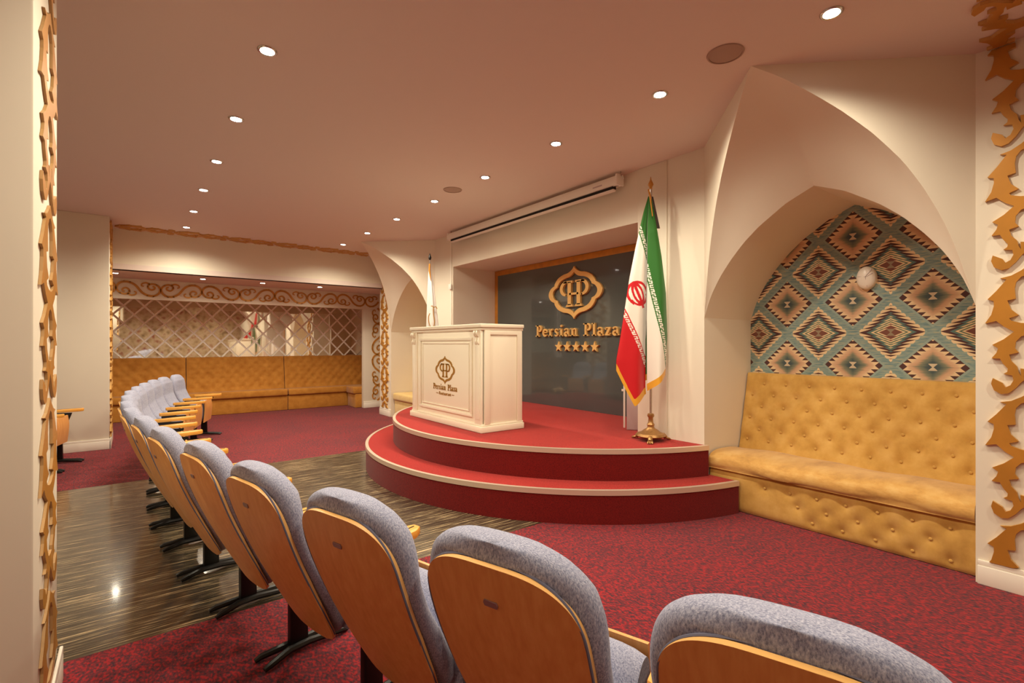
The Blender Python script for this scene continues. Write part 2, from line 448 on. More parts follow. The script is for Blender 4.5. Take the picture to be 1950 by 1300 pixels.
mb = MB(); mb.box(LX, 4.38, HY, HY + .1, 2.09, AZ); mb.box(3.87, 4.38, HY, HY + .1, 0, 2.09)
struct(mb.build('trim_2', M['wall'], bevel=.004), 'white header and post framing the mirrored alcove', 'header')
mb = MB(); mb.box(LX - .1, LX, Y0, AY + .1, 0, CZ)
struct(mb.build('wall_left', M['wall']), 'plain left wall of the hall', 'wall')
mb = MB(); mb.box(LX, WX, Y0 - .1, Y0, 0, CZ)
struct(mb.build('wall_rear', M['backpaper']), 'papered wall behind the viewer', 'wall')

def baseboard(nm, x0, x1, y0, y1, z0=0, hgt=.135, label=None):
    mb = MB(); mb.box(x0, x1, y0, y1, z0, z0 + hgt * .78); e = .006
    mb.box(x0 + e if x1 - x0 < .05 else x0, x1, y0 + e if y1 - y0 < .05 else y0, y1, z0 + hgt * .78, z0 + hgt)
    return struct(mb.build(nm, M['trim'], bevel=.004), label, 'baseboard')
baseboard('baseboard_right', WX - .02, WX, Y0, .61, label='white moulded baseboard under the right gilded wall strip')
baseboard('baseboard_niche_left', WX - .02, WX, 8.64, 9.14, label='white baseboard under the far gilded wall strip')
baseboard('baseboard_pillar_far', -.9, -.225, 8.2, 8.22, label='white baseboard along the front of the far pillar')
baseboard('baseboard_pillar_far_side', -.24, -.222, 8.2, 9.02, label='white baseboard along the side of the far pillar')
baseboard('baseboard_pillar_near', -.24, -.222, 2.07, 2.685, label='white baseboard on the side of the foreground pillar')
baseboard('baseboard_pillar_near_front', -.9, -.222, 2.07, 2.09, label='white baseboard on the front of the foreground pillar')
baseboard('baseboard_post', 3.87, 4.38, HY - .02, HY, label='white baseboard under the alcove post')

# ================================================================== GILDED ORNAMENTS
# half unit traced as a leaf vine: (u inward from outer edge, v down), u 0..~.155, unit height .68
def cr(pts, n=4):
    out = []
    for i in range(len(pts) - 1):
        p0 = pts[max(i - 1, 0)]; p1 = pts[i]; p2 = pts[i + 1]; p3 = pts[min(i + 2, len(pts) - 1)]
        for k in range(n):
            t = k / n
            out.append(tuple(.5 * (2 * p1[j] + (p2[j] - p0[j]) * t + (2 * p0[j] - 5 * p1[j] + 4 * p2[j] - p3[j]) * t * t + (3 * p1[j] - p0[j] - 3 * p2[j] + p3[j]) * t ** 3) for j in range(2)))
    out.append(pts[-1]); return out
# pixel outlines of one unit (4.33x crop), u = (x-345)*ku, v = (y+60)*kv ; 680mm = 1025 px
KV = .68 / 995.
leaf_a = [(690, -70), (640, -40), (560, -5), (470, 10), (525, 22), (440, 110), (365, 175), (418, 190), (420, 230), (398, 300), (345, 370), (440, 352), (505, 400), (585, 440),
          (500, 500), (405, 545), (455, 572), (440, 610), (400, 655), (470, 655), (495, 695), (535, 735), (530, 760), (498, 777), (570, 787), (580, 825), (555, 866), (515, 884),
          (490, 850), (410, 815), (396, 860), (420, 912), (480, 940), (540, 930), (600, 885), (640, 840), (690, 800),
          (690, 735), (635, 730), (640, 790), (620, 760), (608, 715), (562, 672), (545, 622), (622, 605), (592, 572), (598, 520), (640, 478), (690, 465),
          (690, 375), (640, 372), (560, 352), (545, 332), (622, 310), (560, 262), (530, 190), (597, 180), (590, 100), (600, 50), (640, 10), (690, -5)]
def vine(mb, fn, v0, n, width=.33, th=.02, k=1.):
    """fn(u, v, d): u across 0..width, v along, d out of the surface; n units of .68*k from v0"""
    unit = .68 * k
    for i in range(n):
        for sd in (0, 1):
            pts = []
            for x, y in leaf_a:
                u = (x - 345) / 345. * width / 2 * 1.001
                pts.append((u if sd == 0 else width - u, v0 + i * unit + (y + 70) * KV * k))
            mb.prism(pts, fn, .0008, th, 0, 1)
def cut(o, *planes):
    """keep the part of the mesh on the negative side of each plane, capping the cuts"""
    bm = bmesh.new(); bm.from_mesh(o.data)
    for co, no in planes:
        r_ = bmesh.ops.bisect_plane(bm, geom=bm.verts[:] + bm.edges[:] + bm.faces[:], plane_co=co, plane_no=no, clear_outer=True)
        es = [e for e in r_['geom_cut'] if isinstance(e, bmesh.types.BMEdge)]
        try: bmesh.ops.holes_fill(bm, edges=es, sides=0)
        except Exception: pass
    bm.to_mesh(o.data); bm.free()
# right wall strip: foot tips at z = .787 + .68 k
ORN = 'gold scroll ornaments'
mb = MB(); vine(mb, lambda u, v, d: (WX - d, .578 - u, 3.126 - v), 0, 5, .33)
o = mb.build('gold_ornament', [M['gold'], M['goldside']]); cut(o, ((0, 0, CZ - .02), (0, 0, 1)), ((0, 0, .137), (0, 0, -1)))
tag(o, 'gold leaf scroll ornament running up the wall at the right edge', 'wall ornament', ORN)
mb = MB(); vine(mb, lambda u, v, d: (WX - d, 9.09 - u, 3.0 - v), 0, 5, .38)
o = mb.build('gold_ornament', [M['gold'], M['goldside']]); cut(o, ((0, 0, 2.62), (0, 0, 1)), ((0, 0, .15), (0, 0, -1)))
tag(o, 'gold scroll ornament on the wall strip between far arch and alcove', 'wall ornament', ORN)
mb = MB(); vine(mb, lambda u, v, d: (-.24 + d, 2.16 + u, 3.2 - v), 0, 5, .44, .009)
o = mb.build('gold_ornament', [M['gold'], M['shadedgold']]); cut(o, ((0, 0, CZ - .005), (0, 0, 1)), ((0, 0, .137), (0, 0, -1)))
tag(o, 'thick gold cut-out ornament on the side of the foreground pillar', 'wall ornament', ORN)
mb = MB(); vine(mb, lambda u, v, d: (-.24 + d, 8.28 + u, 3.1 - v), 0, 5, .66, .02)
o = mb.build('gold_ornament', [M['gold'], M['goldside']]); cut(o, ((0, 0, CZ - .02), (0, 0, 1)), ((0, 0, .137), (0, 0, -1)))
tag(o, 'gold ornament seen edge-on along the side of the far pillar', 'wall ornament', ORN)
mb = MB(); vine(mb, lambda u, v, d: (-.2 + v, 8.60 + u, CZ - d), 0, 6, .38, .02)
o = mb.build('gold_ornament', [M['gold'], M['goldside']]); cut(o, ((3.45, 0, 0), (1, 0, 0)))
tag(o, 'gold ornament band on the ceiling in front of the alcove beam', 'ceiling ornament', ORN)
mb = MB(); vine(mb, lambda u, v, d: (3.93 - v, .578 - u, CZ - d), 0, 4, .33, .02)
o = mb.build('gold_ornament', [M['gold'], M['goldside']]); cut(o, ((WX - .03, 0, 0), (1, 0, 0)))
tag(o, 'gold leaf ornament on the ceiling at the top right corner', 'ceiling ornament', ORN)

# scroll frieze with paired spirals
def ribbon(mb, path, wid, fn, th):
    L, Rr = [], []
    for i, p in enumerate(path):
        a = path[max(i - 1, 0)]; b = path[min(i + 1, len(path) - 1)]
        dx, dy = b[0] - a[0], b[1] - a[1]; l = math.hypot(dx, dy) or 1
        w = wid[i] if isinstance(wid, list) else wid
        L.append((p[0] - dy / l * w, p[1] + dx / l * w)); Rr.append((p[0] + dy / l * w, p[1] - dx / l * w))
    n = len(path); base = len(mb.v)
    for d in (0, th):
        for q in L + Rr: mb.v.append(tuple(fn(q[0], q[1], d)))
    o = 2 * n
    for i in range(n - 1):
        for q in ((i, i + 1, n + i + 1, n + i), (o + i, o + n + i, o + n + i + 1, o + i + 1), (i, o + i, o + i + 1, i + 1), (n + i, n + i + 1, o + n + i + 1, o + n + i)):
            mb.f.append(tuple(base + k for k in q)); mb.m.append(0)
    mb.f.append(tuple(base + k for k in (0, n, o + n, o))); mb.m.append(0)
    mb.f.append(tuple(base + k for k in (n - 1, o + n - 1, o + 2 * n - 1, 2 * n - 1))); mb.m.append(0)
def frieze(mb, fn, L, H, half=.62, th=.012):
    """u along 0..L, v 0..H up"""
    n = round(L / half); half = L / n
    for i in range(n):
        c = (i + .5) * half; up = 1 if i % 2 else -1
        def V(v, up=up): return H / 2 + up * v * H / 2
        P1 = [(.50, 0), (.44, .38), (.36, .68), (.25, .86), (.13, .80), (.05, .52), (.015, .15), (.02, -.20), (.08, -.56), (.18, -.74), (.275, -.58), (.29, -.22), (.225, .06), (.15, -.06), (.14, -.32), (.19, -.42)]
        P2 = [(.25, -.66), (.33, -.86), (.42, -.74), (.44, -.46), (.39, -.36)]
        for s in (-1, 1):
            for P_, w0, w1 in ((P1, .018, .012), (P2, .014, .008)):
                path = [(c + s * half * x, V(y)) for x, y in cr(P_, 4)]
                ribbon(mb, path, [lerp(w0, w1, k / len(path)) for k in range(len(path))], fn, th)
            for (uu, vv) in ((.30, .78), (.16, .86), (.29, -.3), (.08, -.6)):
                mb.prism([(c + s * half * uu - .016, V(vv)), (c + s * half * (uu + .02), V(vv + (.2 if vv > 0 else -.16))), (c + s * half * uu + .016, V(vv))], fn, 0, th)
mb = MB(); frieze(mb, lambda u, v, d: (-1.1 + u, HY - d, 2.135 + v), 5.3, .25)
o = mb.build('gold_frieze', M['gold']); tag(o, 'gold scroll frieze along the white header above the mirrors', 'wall ornament')
mb = MB(); frieze(mb, lambda u, v, d: (4.30 - v, HY - d, 2.12 - u), 1.98, .25)
o = mb.build('gold_frieze', M['gold']); tag(o, 'upright gold scroll band on the alcove post right of the mirrors', 'wall ornament')

# ================================================================== MIRRORS
mb = MB()
ux, uz = .153, .160
x0, x1, z0, z1 = LX + .1, 4.38, 1.06, AZ
def tile(cx_, cz_):
    def clipz(z): return min(max(z, z0), z1)
    P = [(cx_ - ux, cz_), (cx_, cz_ - uz), (cx_ + ux, cz_), (cx_, cz_ + uz)]
    f = .85
    I = [(cx_ + (px - cx_) * f, cz_ + (pz - cz_) * f) for px, pz in P]
    tx, tz = random.gauss(0, .006), random.gauss(0, .006)
    b = len(mb.v)
    for px, pz in P: mb.v.append((px, AY + .012, pz))
    for px, pz in I: mb.v.append((px, AY + (px - cx_) * tx + (pz - cz_) * tz, pz))
    for k in range(4):
        k2 = (k + 1) % 4; mb.f.append((b + k, b + k2, b + 4 + k2, b + 4 + k)); mb.m.append(1)
    mb.f.append((b + 4, b + 5, b + 6, b + 7)); mb.m.append(0)
rows = int((z1 - z0) / uz) + 2
for r_ in range(-1, rows):
    for c_ in range(int((x1 - x0) / (2 * ux)) + 1):
        cx_ = x0 + (c_ + .5) * 2 * ux + (ux if r_ % 2 else 0); cz_ = 1.085 + r_ * uz
        if cx_ + ux < x1 + .02 and cz_ + uz < z1 + .17 and cz_ - uz > .86: tile(cx_, cz_)
bm_cut = mb
o = mb.build('mirror', [M['mirror'], M['bevel']]); tag(o, 'wall mirror with a lattice of diamond facets above the long sofa', 'mirror')
# trim tiles standing above the alcove ceiling
bm = bmesh.new(); bm.from_mesh(o.data)
bmesh.ops.bisect_plane(bm, geom=bm.verts[:] + bm.edges[:] + bm.faces[:], plane_co=(0, 0, z1 - .003), plane_no=(0, 0, 1), clear_outer=True)
bm.to_mesh(o.data); bm.free()

# ================================================================== TUFTED SEATING
def dimple(y, z, pts, r=.055, dep=.022):
    d = 0
    for py, pz in pts:
        q = ((y - py) ** 2 + (z - pz) ** 2) / (r * r)
        if q < 9: d += dep * math.exp(-q) + .4 * dep * math.exp(-q * 6)
    return d
def crease(y, z, pts, dep=.006):
    return 0
# bench under the kilim wall. local = world
bench = empty('tufted_bench', (4.2, 1.46, 0))
tag(bench, 'mustard velvet buttoned bench built into the kilim papered niche', 'bench')
def rel(o, par):
    o.parent = par; o.matrix_parent_inverse = Matrix.Translation(-Vector(par.location)); return o
by0, by1 = .63, 2.29
rowsz = [(.995, 0), (.895, 1), (.795, 0), (.695, 1), (.595, 0), (.505, 1)]
bpts = []
for z, sft in rowsz:
    for i in range(10):
        y = by1 - .065 - i * .186 - (0 if sft else .093)
        if by0 + .04 < y < by1 - .03: bpts.append((y, z))
def bx_at(z): return lerp(4.335, 4.50, (z - .42) / .68)      # front face of the leaning back
def bfront(u, w):
    y = lerp(by0, by1, u); z = lerp(.42, 1.085, w)
    edge = min(min(u, 1 - u) * (by1 - by0), (1 - w) * .68)
    puff = .022 * (1 - math.exp(-edge / .03))
    return (bx_at(z) + .012 - puff + dimple(y, z, bpts), y, z)
mb = MB(); mb.grid(bfront, 150, 60)
mb.grid(lambda u, w: (BX - .005, lerp(by0, by1, u), lerp(.42, 1.085, w)), 2, 2)
mb.grid(lambda u, w: (lerp(bfront(u, 1)[0], BX - .005, w), lerp(by0, by1, u), 1.085 + .006 * math.sin(PI * w)), 150, 4)
for u in (0, 1):
    mb.grid(lambda w, k, u=u: (lerp(bfront(u, k)[0], BX - .005, w), lerp(by0, by1, u), lerp(.42, 1.085, k)), 2, 60)
back = rel(mb.build('backrest', M['velvet'], smooth=True, angle=60), bench)
btn = MB(); btn.sphere((0, 0, 0), .0105, .55, 1, 1, 10)
bproto = None
def buttons(pts, xf, parent):
    global bproto
    for y, z in pts:
        if bproto is None: b = btn.build('button', M['velvet'], smooth=True); bproto = b
        else: b = bproto.copy(); COL.objects.link(b)
        b.parent = parent; b.matrix_parent_inverse = Matrix.Identity(4)
        b.location = Vector((xf(y, z), y, z)) - Vector(bench.location)
def set_local(par):
    pass
buttons(bpts, lambda y, z: bx_at(z) + .012, back)
back_inv = back.matrix_parent_inverse.copy()
for c in back.children: c.location = Vector(c.location) + Vector(bench.location)
# seat cushion: rounded front
def seatprof(k):
    P = cr([(4.36, .425), (4.2, .448), (4.0, .452), (3.90, .438), (3.85, .412), (3.832, .37), (3.845, .328), (3.9, .316), (4.36, .315)], 4)
    return P
sp = seatprof(0)
mb = MB(); n = len(sp); NU = 60
for j in range(NU + 1):
    u = j / NU; y = lerp(by0, by1 - .005, u)
    for (x, z) in sp:
        lump = .006 * math.sin(y * 5.1 + x * 4) + .004 * math.sin(y * 13 + 1)
        sag = lump if z > .33 else 0
        mb.v.append((x + (sag if x < 3.9 else 0), y, z + sag))
for j in range(NU):
    for i in range(n - 1):
        mb.f.append((j * n + i, j * n + i + 1, (j + 1) * n + i + 1, (j + 1) * n + i)); mb.m.append(0)
mb.f.append(tuple(range(n))); mb.m.append(0); mb.f.append(tuple(NU * n + i for i in reversed(range(n)))); mb.m.append(0)
seat = rel(mb.build('seat_cushion', M['velvetseat'], smooth=True, angle=60), bench)
# base front with buttons
fpts = [(1.836 - i * .182, .235 + .0025 * i) for i in range(7)] + [(.837, .156), (1.027, .155), (1.22, .15), (1.41, .15), (.925, .055), (.742, .055), (1.12, .06), (1.31, .06), (1.5, .06), (1.6, .15)]
def ffront(u, w):
    y = lerp(by0, by1 - .005, u); z = lerp(.004, .318, w)
    edge = min(w, 1 - w) * .31
    return (3.862 + .02 - .02 * (1 - math.exp(-edge / .02)) + dimple(y, z, fpts, .05, .014), y, z)
mb = MB(); mb.grid(ffront, 150, 30)
mb.box(3.885, 4.36, by0, by1 - .005, .004, .312)
base = rel(mb.build('base_panel', M['velvet'], smooth=True, angle=50), bench)
buttons(fpts, lambda y, z: 3.876, base)
for c in base.children: c.location = Vector(c.location) + Vector(bench.location)

# far bench in the left niche (pale)
def plain_bench(nm, label, yA, yB, mat, xf=3.86, xb=BX):
    e = empty(nm, ((xf + xb) / 2, (yA + yB) / 2, 0)); tag(e, label, 'bench')
    mb = MB(); mb.box(xb - .16, xb - .01, yA, yB, .42, 1.08); rel(mb.build('backrest', mat, bevel=.02), e)
    mb = MB(); mb.box(xf - .04, xb - .165, yA, yB, .315, .45); rel(mb.build('seat_cushion', mat, bevel=.035, seg=3), e)
    mb = MB(); mb.box(xf, xb - .17, yA, yB, .004, .312); rel(mb.build('base_panel', mat, bevel=.01), e)
    return e
plain_bench('upholstered_bench', 'pale mustard bench in the far arched niche behind the podium', 6.97, 8.61, M['velvetpale'])

# long sofa modules below the mirrors
def sofa(label, xA, xB, parts_mat=None, seam=True):
    e = empty('sofa', ((xA + xB) / 2, 11.0, 0)); tag(e, label, 'sofa', 'amber velvet sofa modules below the mirrors')
    w = xB - xA; g = .006
    pts = []
    for r_ in range(7):
        for i in range(int(w / .17) + 1):
            x = xA + .09 + i * .17 + (.085 if r_ % 2 else 0)
            if x < xB - .05: pts.append((x, .50 + r_ * .09))
    mb = MB()
    def fr(u, k):
        x = lerp(xA + g, xB - g, u); z = lerp(.40, 1.095, k); ed = min(min(u, 1 - u) * w, (1 - k) * .69)
        return (x, lerp(11.1, 11.2, k) + .015 - .02 * (1 - math.exp(-ed / .03)) + dimple(x, z, pts, .05, .02), z)
    mb.grid(fr, max(30, int(w * 45)), 40)
    mb.grid(lambda u, k: (lerp(xA + g, xB - g, u), lerp(fr(u, 1)[1], 11.33, k), 1.095), max(30, int(w * 45)), 2)
    mb.grid(lambda u, k: (lerp(xA + g, xB - g, u), 11.33, lerp(.4, 1.095, k)), 2, 2)
    for u in (0, 1): mb.grid(lambda a, k, u=u: (lerp(xA + g, xB - g, u), lerp(fr(u, k)[1], 11.33, a), lerp(.4, 1.095, k)), 2, 40)
    rel(mb.build('backrest', M['velvetdark'], smooth=True, angle=60), e)
    mb = MB(); mb.box(xA + g, xB - g, 10.80, 11.12, .30, .43); rel(mb.build('seat_cushion', M['velvetdark'], bevel=.03, seg=3), e)
    mb = MB(); mb.box(xA + g, xB - g, 10.85, 11.12, .004, .298); rel(mb.build('base_panel', M['velvetdark'], bevel=.008), e)
    return e
sofa('amber tufted sofa section nearest the far pillar, below the mirrors', -.93, .80)
sofa('middle amber tufted sofa section below the mirrors', .80, 2.53)
sofa('amber tufted sofa section in the right corner below the mirrors', 2.53, 4.37)
sofa('amber tufted sofa section hidden mostly behind the far pillar', -2.66, -.93)
e = empty('sofa', (4.05, 10.55, 0)); tag(e, 'short amber sofa along the alcove side wall beside the post', 'sofa', 'amber velvet sofa modules below the mirrors')
mb = MB(); mb.box(3.70, 4.36, 10.31, 10.78, .29, .44); rel(mb.build('seat_cushion', M['velvetdark'], bevel=.03, seg=3), e)
mb = MB(); mb.box(3.74, 4.36, 10.31, 10.78, .004, .288); rel(mb.build('base_panel', M['velvetdark'], bevel=.008), e)
mb = MB(); mb.box(4.24, 4.37, 10.31, 10.78, .445, 1.09); rel(mb.build('backrest', M['velvetdark'], bevel=.02), e)

# ================================================================== STAGE
stage = empty('stage', (3.4, 4.41, 0)); tag(stage, 'two-step curved stage in red carpet with aluminium nosings', 'stage')
def disc_step(nm, cx_, cy_, r, zlo, zhi, xmax, ymin, ymax, mt, N=96, back_x=None):
    """segment of a disc from x=xmax leftwards"""
    a0 = math.acos((xmax - cx_) / r)
    a1 = 2 * PI - math.acos(((back_x or xmax) - cx_) / r)
    angs = [lerp(a0, a1, k / N) for k in range(N + 1)]
    arc = [(cx_ + r * math.cos(a), cy_ + r * math.sin(a)) for a in angs]
    poly = arc if back_x is None else arc + [(back_x, 2.285), (xmax, 2.285)]
    mb = MB(); n = len(arc); m_ = len(poly)
    b = len(mb.v)
    for z in (zlo, zhi):
        for x, y in poly: mb.v.append((x, y, z))
    mb.f.append(tuple(range(m_, 2 * m_))); mb.m.append(0)
    mb.f.append(tuple(reversed(range(m_)))); mb.m.append(0)
    for i in range(m_):
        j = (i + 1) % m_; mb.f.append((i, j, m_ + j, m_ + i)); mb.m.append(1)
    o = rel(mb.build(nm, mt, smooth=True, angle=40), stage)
    # nosing: L profile swept along the arc
    prof = [(.006, .003), (.006, -.036), (.0, -.036), (.0, -.002), (-.026, -.002), (-.026, .003)]
    mb = MB(); k = len(prof)
    for a in angs:
        for dr, dz in prof: mb.v.append((cx_ + (r + dr) * math.cos(a), cy_ + (r + dr) * math.sin(a), zhi + dz))
    for i in range(N):
        for q in range(k):
            q2 = (q + 1) % k; mb.f.append((i * k + q, i * k + q2, (i + 1) * k + q2, (i + 1) * k + q)); mb.m.append(0)
    nz = mb.build('nosing', M['alu'], smooth=True, angle=30); nz.parent = o
    nz['label'] = 'aluminium nosing strip'
    return o
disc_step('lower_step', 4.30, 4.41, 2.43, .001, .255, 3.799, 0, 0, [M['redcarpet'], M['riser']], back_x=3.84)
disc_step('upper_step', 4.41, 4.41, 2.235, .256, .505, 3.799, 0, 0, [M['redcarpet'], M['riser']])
mb = MB(); mb.box(3.80, 4.565, 2.982, 6.388, .3, .5045); struct(mb.build('floor', [M['redcarpet']]), 'red carpet floor of the stage recess', 'floor')
ST = .506

# ================================================================== BACKDROP PANEL + SIGN
GX = 4.56
bp = empty('backdrop_panel', (GX, 4.7, ST)); tag(bp, 'blue-grey glass panel in a gold frame at the back of the stage', 'wall panel')
mb = MB(); mb.box(GX, GX + .03, 3.06, 6.31, ST, 2.42); rel(mb.build('glass', M['glass']), bp)
mb = MB()
mb.box(GX - .001, GX + .03, 2.985, 6.385, 2.42, 2.50); mb.box(GX - .001, GX + .03, 6.30, 6.385, ST, 2.42); mb.box(GX - .001, GX + .03, 2.985, 3.07, ST, 2.42)
rel(mb.build('frame', M['framegold'], bevel=.006), bp)

EMB = [(0, 1), (-.07, .88), (-.22, .77), (-.42, .72), (-.62, .60), (-.74, .42), (-.76, .33), (-.9, .24), (-.985, .08), (-.985, -.08), (-.9, -.24), (-.76, -.33), (-.74, -.42), (-.62, -.6), (-.42, -.72), (-.22, -.77), (-.07, -.88), (0, -1)]
def emblem_outline():
    segs = [EMB[0:7], EMB[6:12], EMB[11:18]]
    out = []
    for s_ in segs:
        c_ = cr(s_, 4)
        out += c_ if not out else c_[1:]
    right = [(-x, y) for x, y in reversed(out)][1:-1]
    return out + right
def monogram_strokes():
    S = []
    for s in (-1, 1):
        x = s * .17
        S.append(('poly', [(x - .065, -.46), (x + .065, -.46), (x + .065, .42), (x - .065, .42)]))
        S.append(('poly', [(x - .15, -.52), (x + .15, -.52), (x + .08, -.42), (x - .08, -.42)]))
        S.append(('poly', [(x - s * .12, .38), (x + s * .22, .38), (x + s * .22, .46), (x - s * .12, .46)]))
        arc = [(x + s * (.09 + .22 * math.cos(a)), .17 + .25 * math.sin(a)) for a in [PI * .5 - k / 14 * PI * 1.0 for k in range(15)]]
        w = [.03 + .05 * math.sin(PI * k / 14) for k in range(15)]
        S.append(('rib', arc, w))
        S.append(('poly', [(x + s * .05, -.115), (x + s * .14, -.115), (x + s * .14, -.05), (x + s * .05, -.06)]))
    S.append(('poly', [(-.17, -.08), (.17, -.08), (.17, 0.0), (-.17, 0.0)]))
    return S
def emblem(parent_loc, fn, hw, hh, th, mat, band, label, name='emblem', parent=None, top=True):
    e = None
    out = emblem_outline(); n = len(out)
    mb = MB()
    inn = []
    for i, (x, y) in enumerate(out):
        inn.append((x * (1 - band), y * (1 - band * hw / hh * .9)))
    b = len(mb.v)
    for d in (0, th):
        for x, y in out: mb.v.append(tuple(fn(x * hw, y * hh, d)))
        for x, y in inn: mb.v.append(tuple(fn(x * hw, y * hh, d)))
    for i in range(n):
        j = (i + 1) % n
        for q in ((i, j, n + j, n + i), (2 * n + i, 3 * n + i, 3 * n + j, 2 * n + j), (i, 2 * n + i, 2 * n + j, j), (n + i, n + j, 3 * n + j, 3 * n + i)):
            mb.f.append(q); mb.m.append(0)
    m2 = MB()
    for s_ in monogram_strokes():
        if s_[0] == 'poly': m2.prism([(x * hw, y * hh) for x, y in s_[1]], fn, 0, th)
        else: ribbon(m2, [(x * hw, y * hh) for x, y in s_[1]], [w * hh for w in s_[2]], fn, th)
    return mb, m2

# ---- letters (unit em, cap height 1)
def arcp(cx_, cy_, rx, ry, a0, a1, n=14): return [(cx_ + rx * math.cos(R(lerp(a0, a1, k / n))), cy_ + ry * math.sin(R(lerp(a0, a1, k / n)))) for k in range(n + 1)]
def box2(x0, x1, y0, y1): return ('poly', [(x0, y0), (x1, y0), (x1, y1), (x0, y1)])
GL = {
 'P': (.68, [box2(.12, .30, 0, 1), box2(.0, .44, 0, .09), box2(.0, .34, .91, 1), ('rib', [(.25, .95)] + arcp(.36, .71, .22, .24, 90, -90) + [(.25, .47)], [.05] + [.05 + .06 * math.sin(PI * k / 14) for k in range(15)] + [.05])]),
 'e': (.56, [('rib', arcp(.27, .33, .21, .28, 5, 320, 20), [.04 + .055 * math.sin(PI * k / 20) for k in range(21)]), box2(.12, .47, .31, .39)]),
 'r': (.50, [box2(.10, .27, 0, .62), box2(.0, .37, 0, .08), box2(.0, .2, .58, .66), ('rib', [(.24, .45), (.32, .58), (.42, .60)], [.03, .06, .085])]),
 's': (.48, [('rib', [(.40, .5), (.34, .60), (.22, .62), (.12, .54), (.13, .42), (.24, .34), (.34, .26), (.36, .14), (.28, .04), (.16, .04), (.07, .14)], [.03, .05, .05, .065, .075, .08, .08, .07, .05, .05, .03])]),
 'i': (.36, [box2(.10, .27, 0, .62), box2(.0, .37, 0, .08), box2(.0, .2, .58, .66), ('poly', [(.18, .76), (.29, .87), (.18, .98), (.07, .87)])]),
 'a': (.58, [box2(.33, .49, .04, .5), box2(.40, .58, 0, .09), ('rib', [(.08, .5), (.14, .60), (.26, .63), (.38, .58), (.41, .46)], [.07, .055, .045, .06, .07]), ('rib', arcp(.25, .19, .15, .15, 60, 350, 16), [.04 + .05 * math.sin(PI * k / 16) for k in range(17)])]),
 'n': (.64, [box2(.10, .27, 0, .62), box2(.0, .34, 0, .08), box2(.0, .2, .58, .66), ('rib', [(.24, .46), (.32, .58), (.42, .61), (.49, .54), (.5, .4), (.5, .05)], [.03, .045, .055, .075, .08, .08]), box2(.39, .66, 0, .08)]),
 'l': (.36, [box2(.10, .27, 0, 1), box2(.0, .37, 0, .09), box2(.0, .2, .91, 1)]),
 'z': (.52, [box2(.04, .48, .55, .64), box2(.04, .48, 0, .09), ('poly', [(.04, .09), (.24, .09), (.48, .55), (.28, .55)]), box2(.04, .12, .44, .6), box2(.40, .48, .04, .2)]),
}
def glyph_mb(ch, fn, sc_, th, x0, z0, sy=1.0):
    mb = MB()
    for s_ in GL[ch][1]:
        g = lambda u, v, d: fn(x0 + u, z0 + v, d)
        if s_[0] == 'poly': mb.prism([(x * sc_ * sy, y * sc_) for x, y in s_[1]], g, 0, th)
        else: ribbon(mb, [(x * sc_ * sy, y * sc_) for x, y in s_[1]], [w * sc_ for w in s_[2]], g, th)
    return mb
def word_width(t, sc_, sy, gap): return sum((GL[c][0] * sc_ * sy + gap) if c != ' ' else sc_ * .6 for c in t)
def lettering(text, fn, sc_, th, x_start, z0, width, mat, parent, gap=.012):
    w1 = word_width(text, sc_, 1, gap); sy = 1.0
    # stretch to the width
    base = sum(GL[c][0] * sc_ for c in text if c != ' '); rest = w1 - base
    sy = (width - rest) / base
    x = x_start
    for c in text:
        if c == ' ': x += sc_ * .6; continue
        o = glyph_mb(c, fn, sc_, th, x, z0, sy).build('letter', mat)
        rel(o, parent)
        x += GL[c][0] * sc_ * sy + gap

EY, EZ = 4.578, 2.018
wallsign = lambda y0, z0: (lambda u, v, d: (GX - .002 - d, y0 - u, z0 + v))
em = empty('sign_emblem', (GX, EY, EZ)); tag(em, 'brass quatrefoil HP emblem on the blue-grey stage panel', 'sign')
a, b = emblem(None, wallsign(EY, EZ), .49, .345, .035, M['brass'], .17, '')
rel(a.build('border', M['brass'], bevel=.004, seg=1), em); rel(b.build('monogram', M['brass']), em)
# small stem below the emblem reads as the drop point
lt = empty('sign_lettering', (GX, 4.58, 1.44)); tag(lt, 'brass lettering Persian Plaza below the emblem on the stage panel', 'sign')
lettering('Persian Plaza', wallsign(5.345, 1.455), .158, .03, 0, 0, 1.53, M['brass'], lt)
names = ['leftmost of the five brass stars under the wall lettering', 'second from left of the five brass stars under the wall lettering', 'middle one of the five brass stars under the wall lettering',
         'second from right of the five brass stars under the wall lettering', 'rightmost of the five brass stars under the wall lettering']
for i in range(5):
    y = 4.875 - i * .163; z = 1.315
    pts = [((.072 if k % 2 == 0 else .030) * math.sin(k * PI / 5), (.072 if k % 2 == 0 else .030) * math.cos(k * PI / 5)) for k in range(10)]
    mb = MB(); mb.prism(pts, lambda u, v, d: (GX - .002 - d, y - u, z + v), 0, .03)
    o = mb.build('sign_star', M['brass'], origin=(GX, y, z)); tag(o, names[i], 'star', 'brass stars on the stage panel')

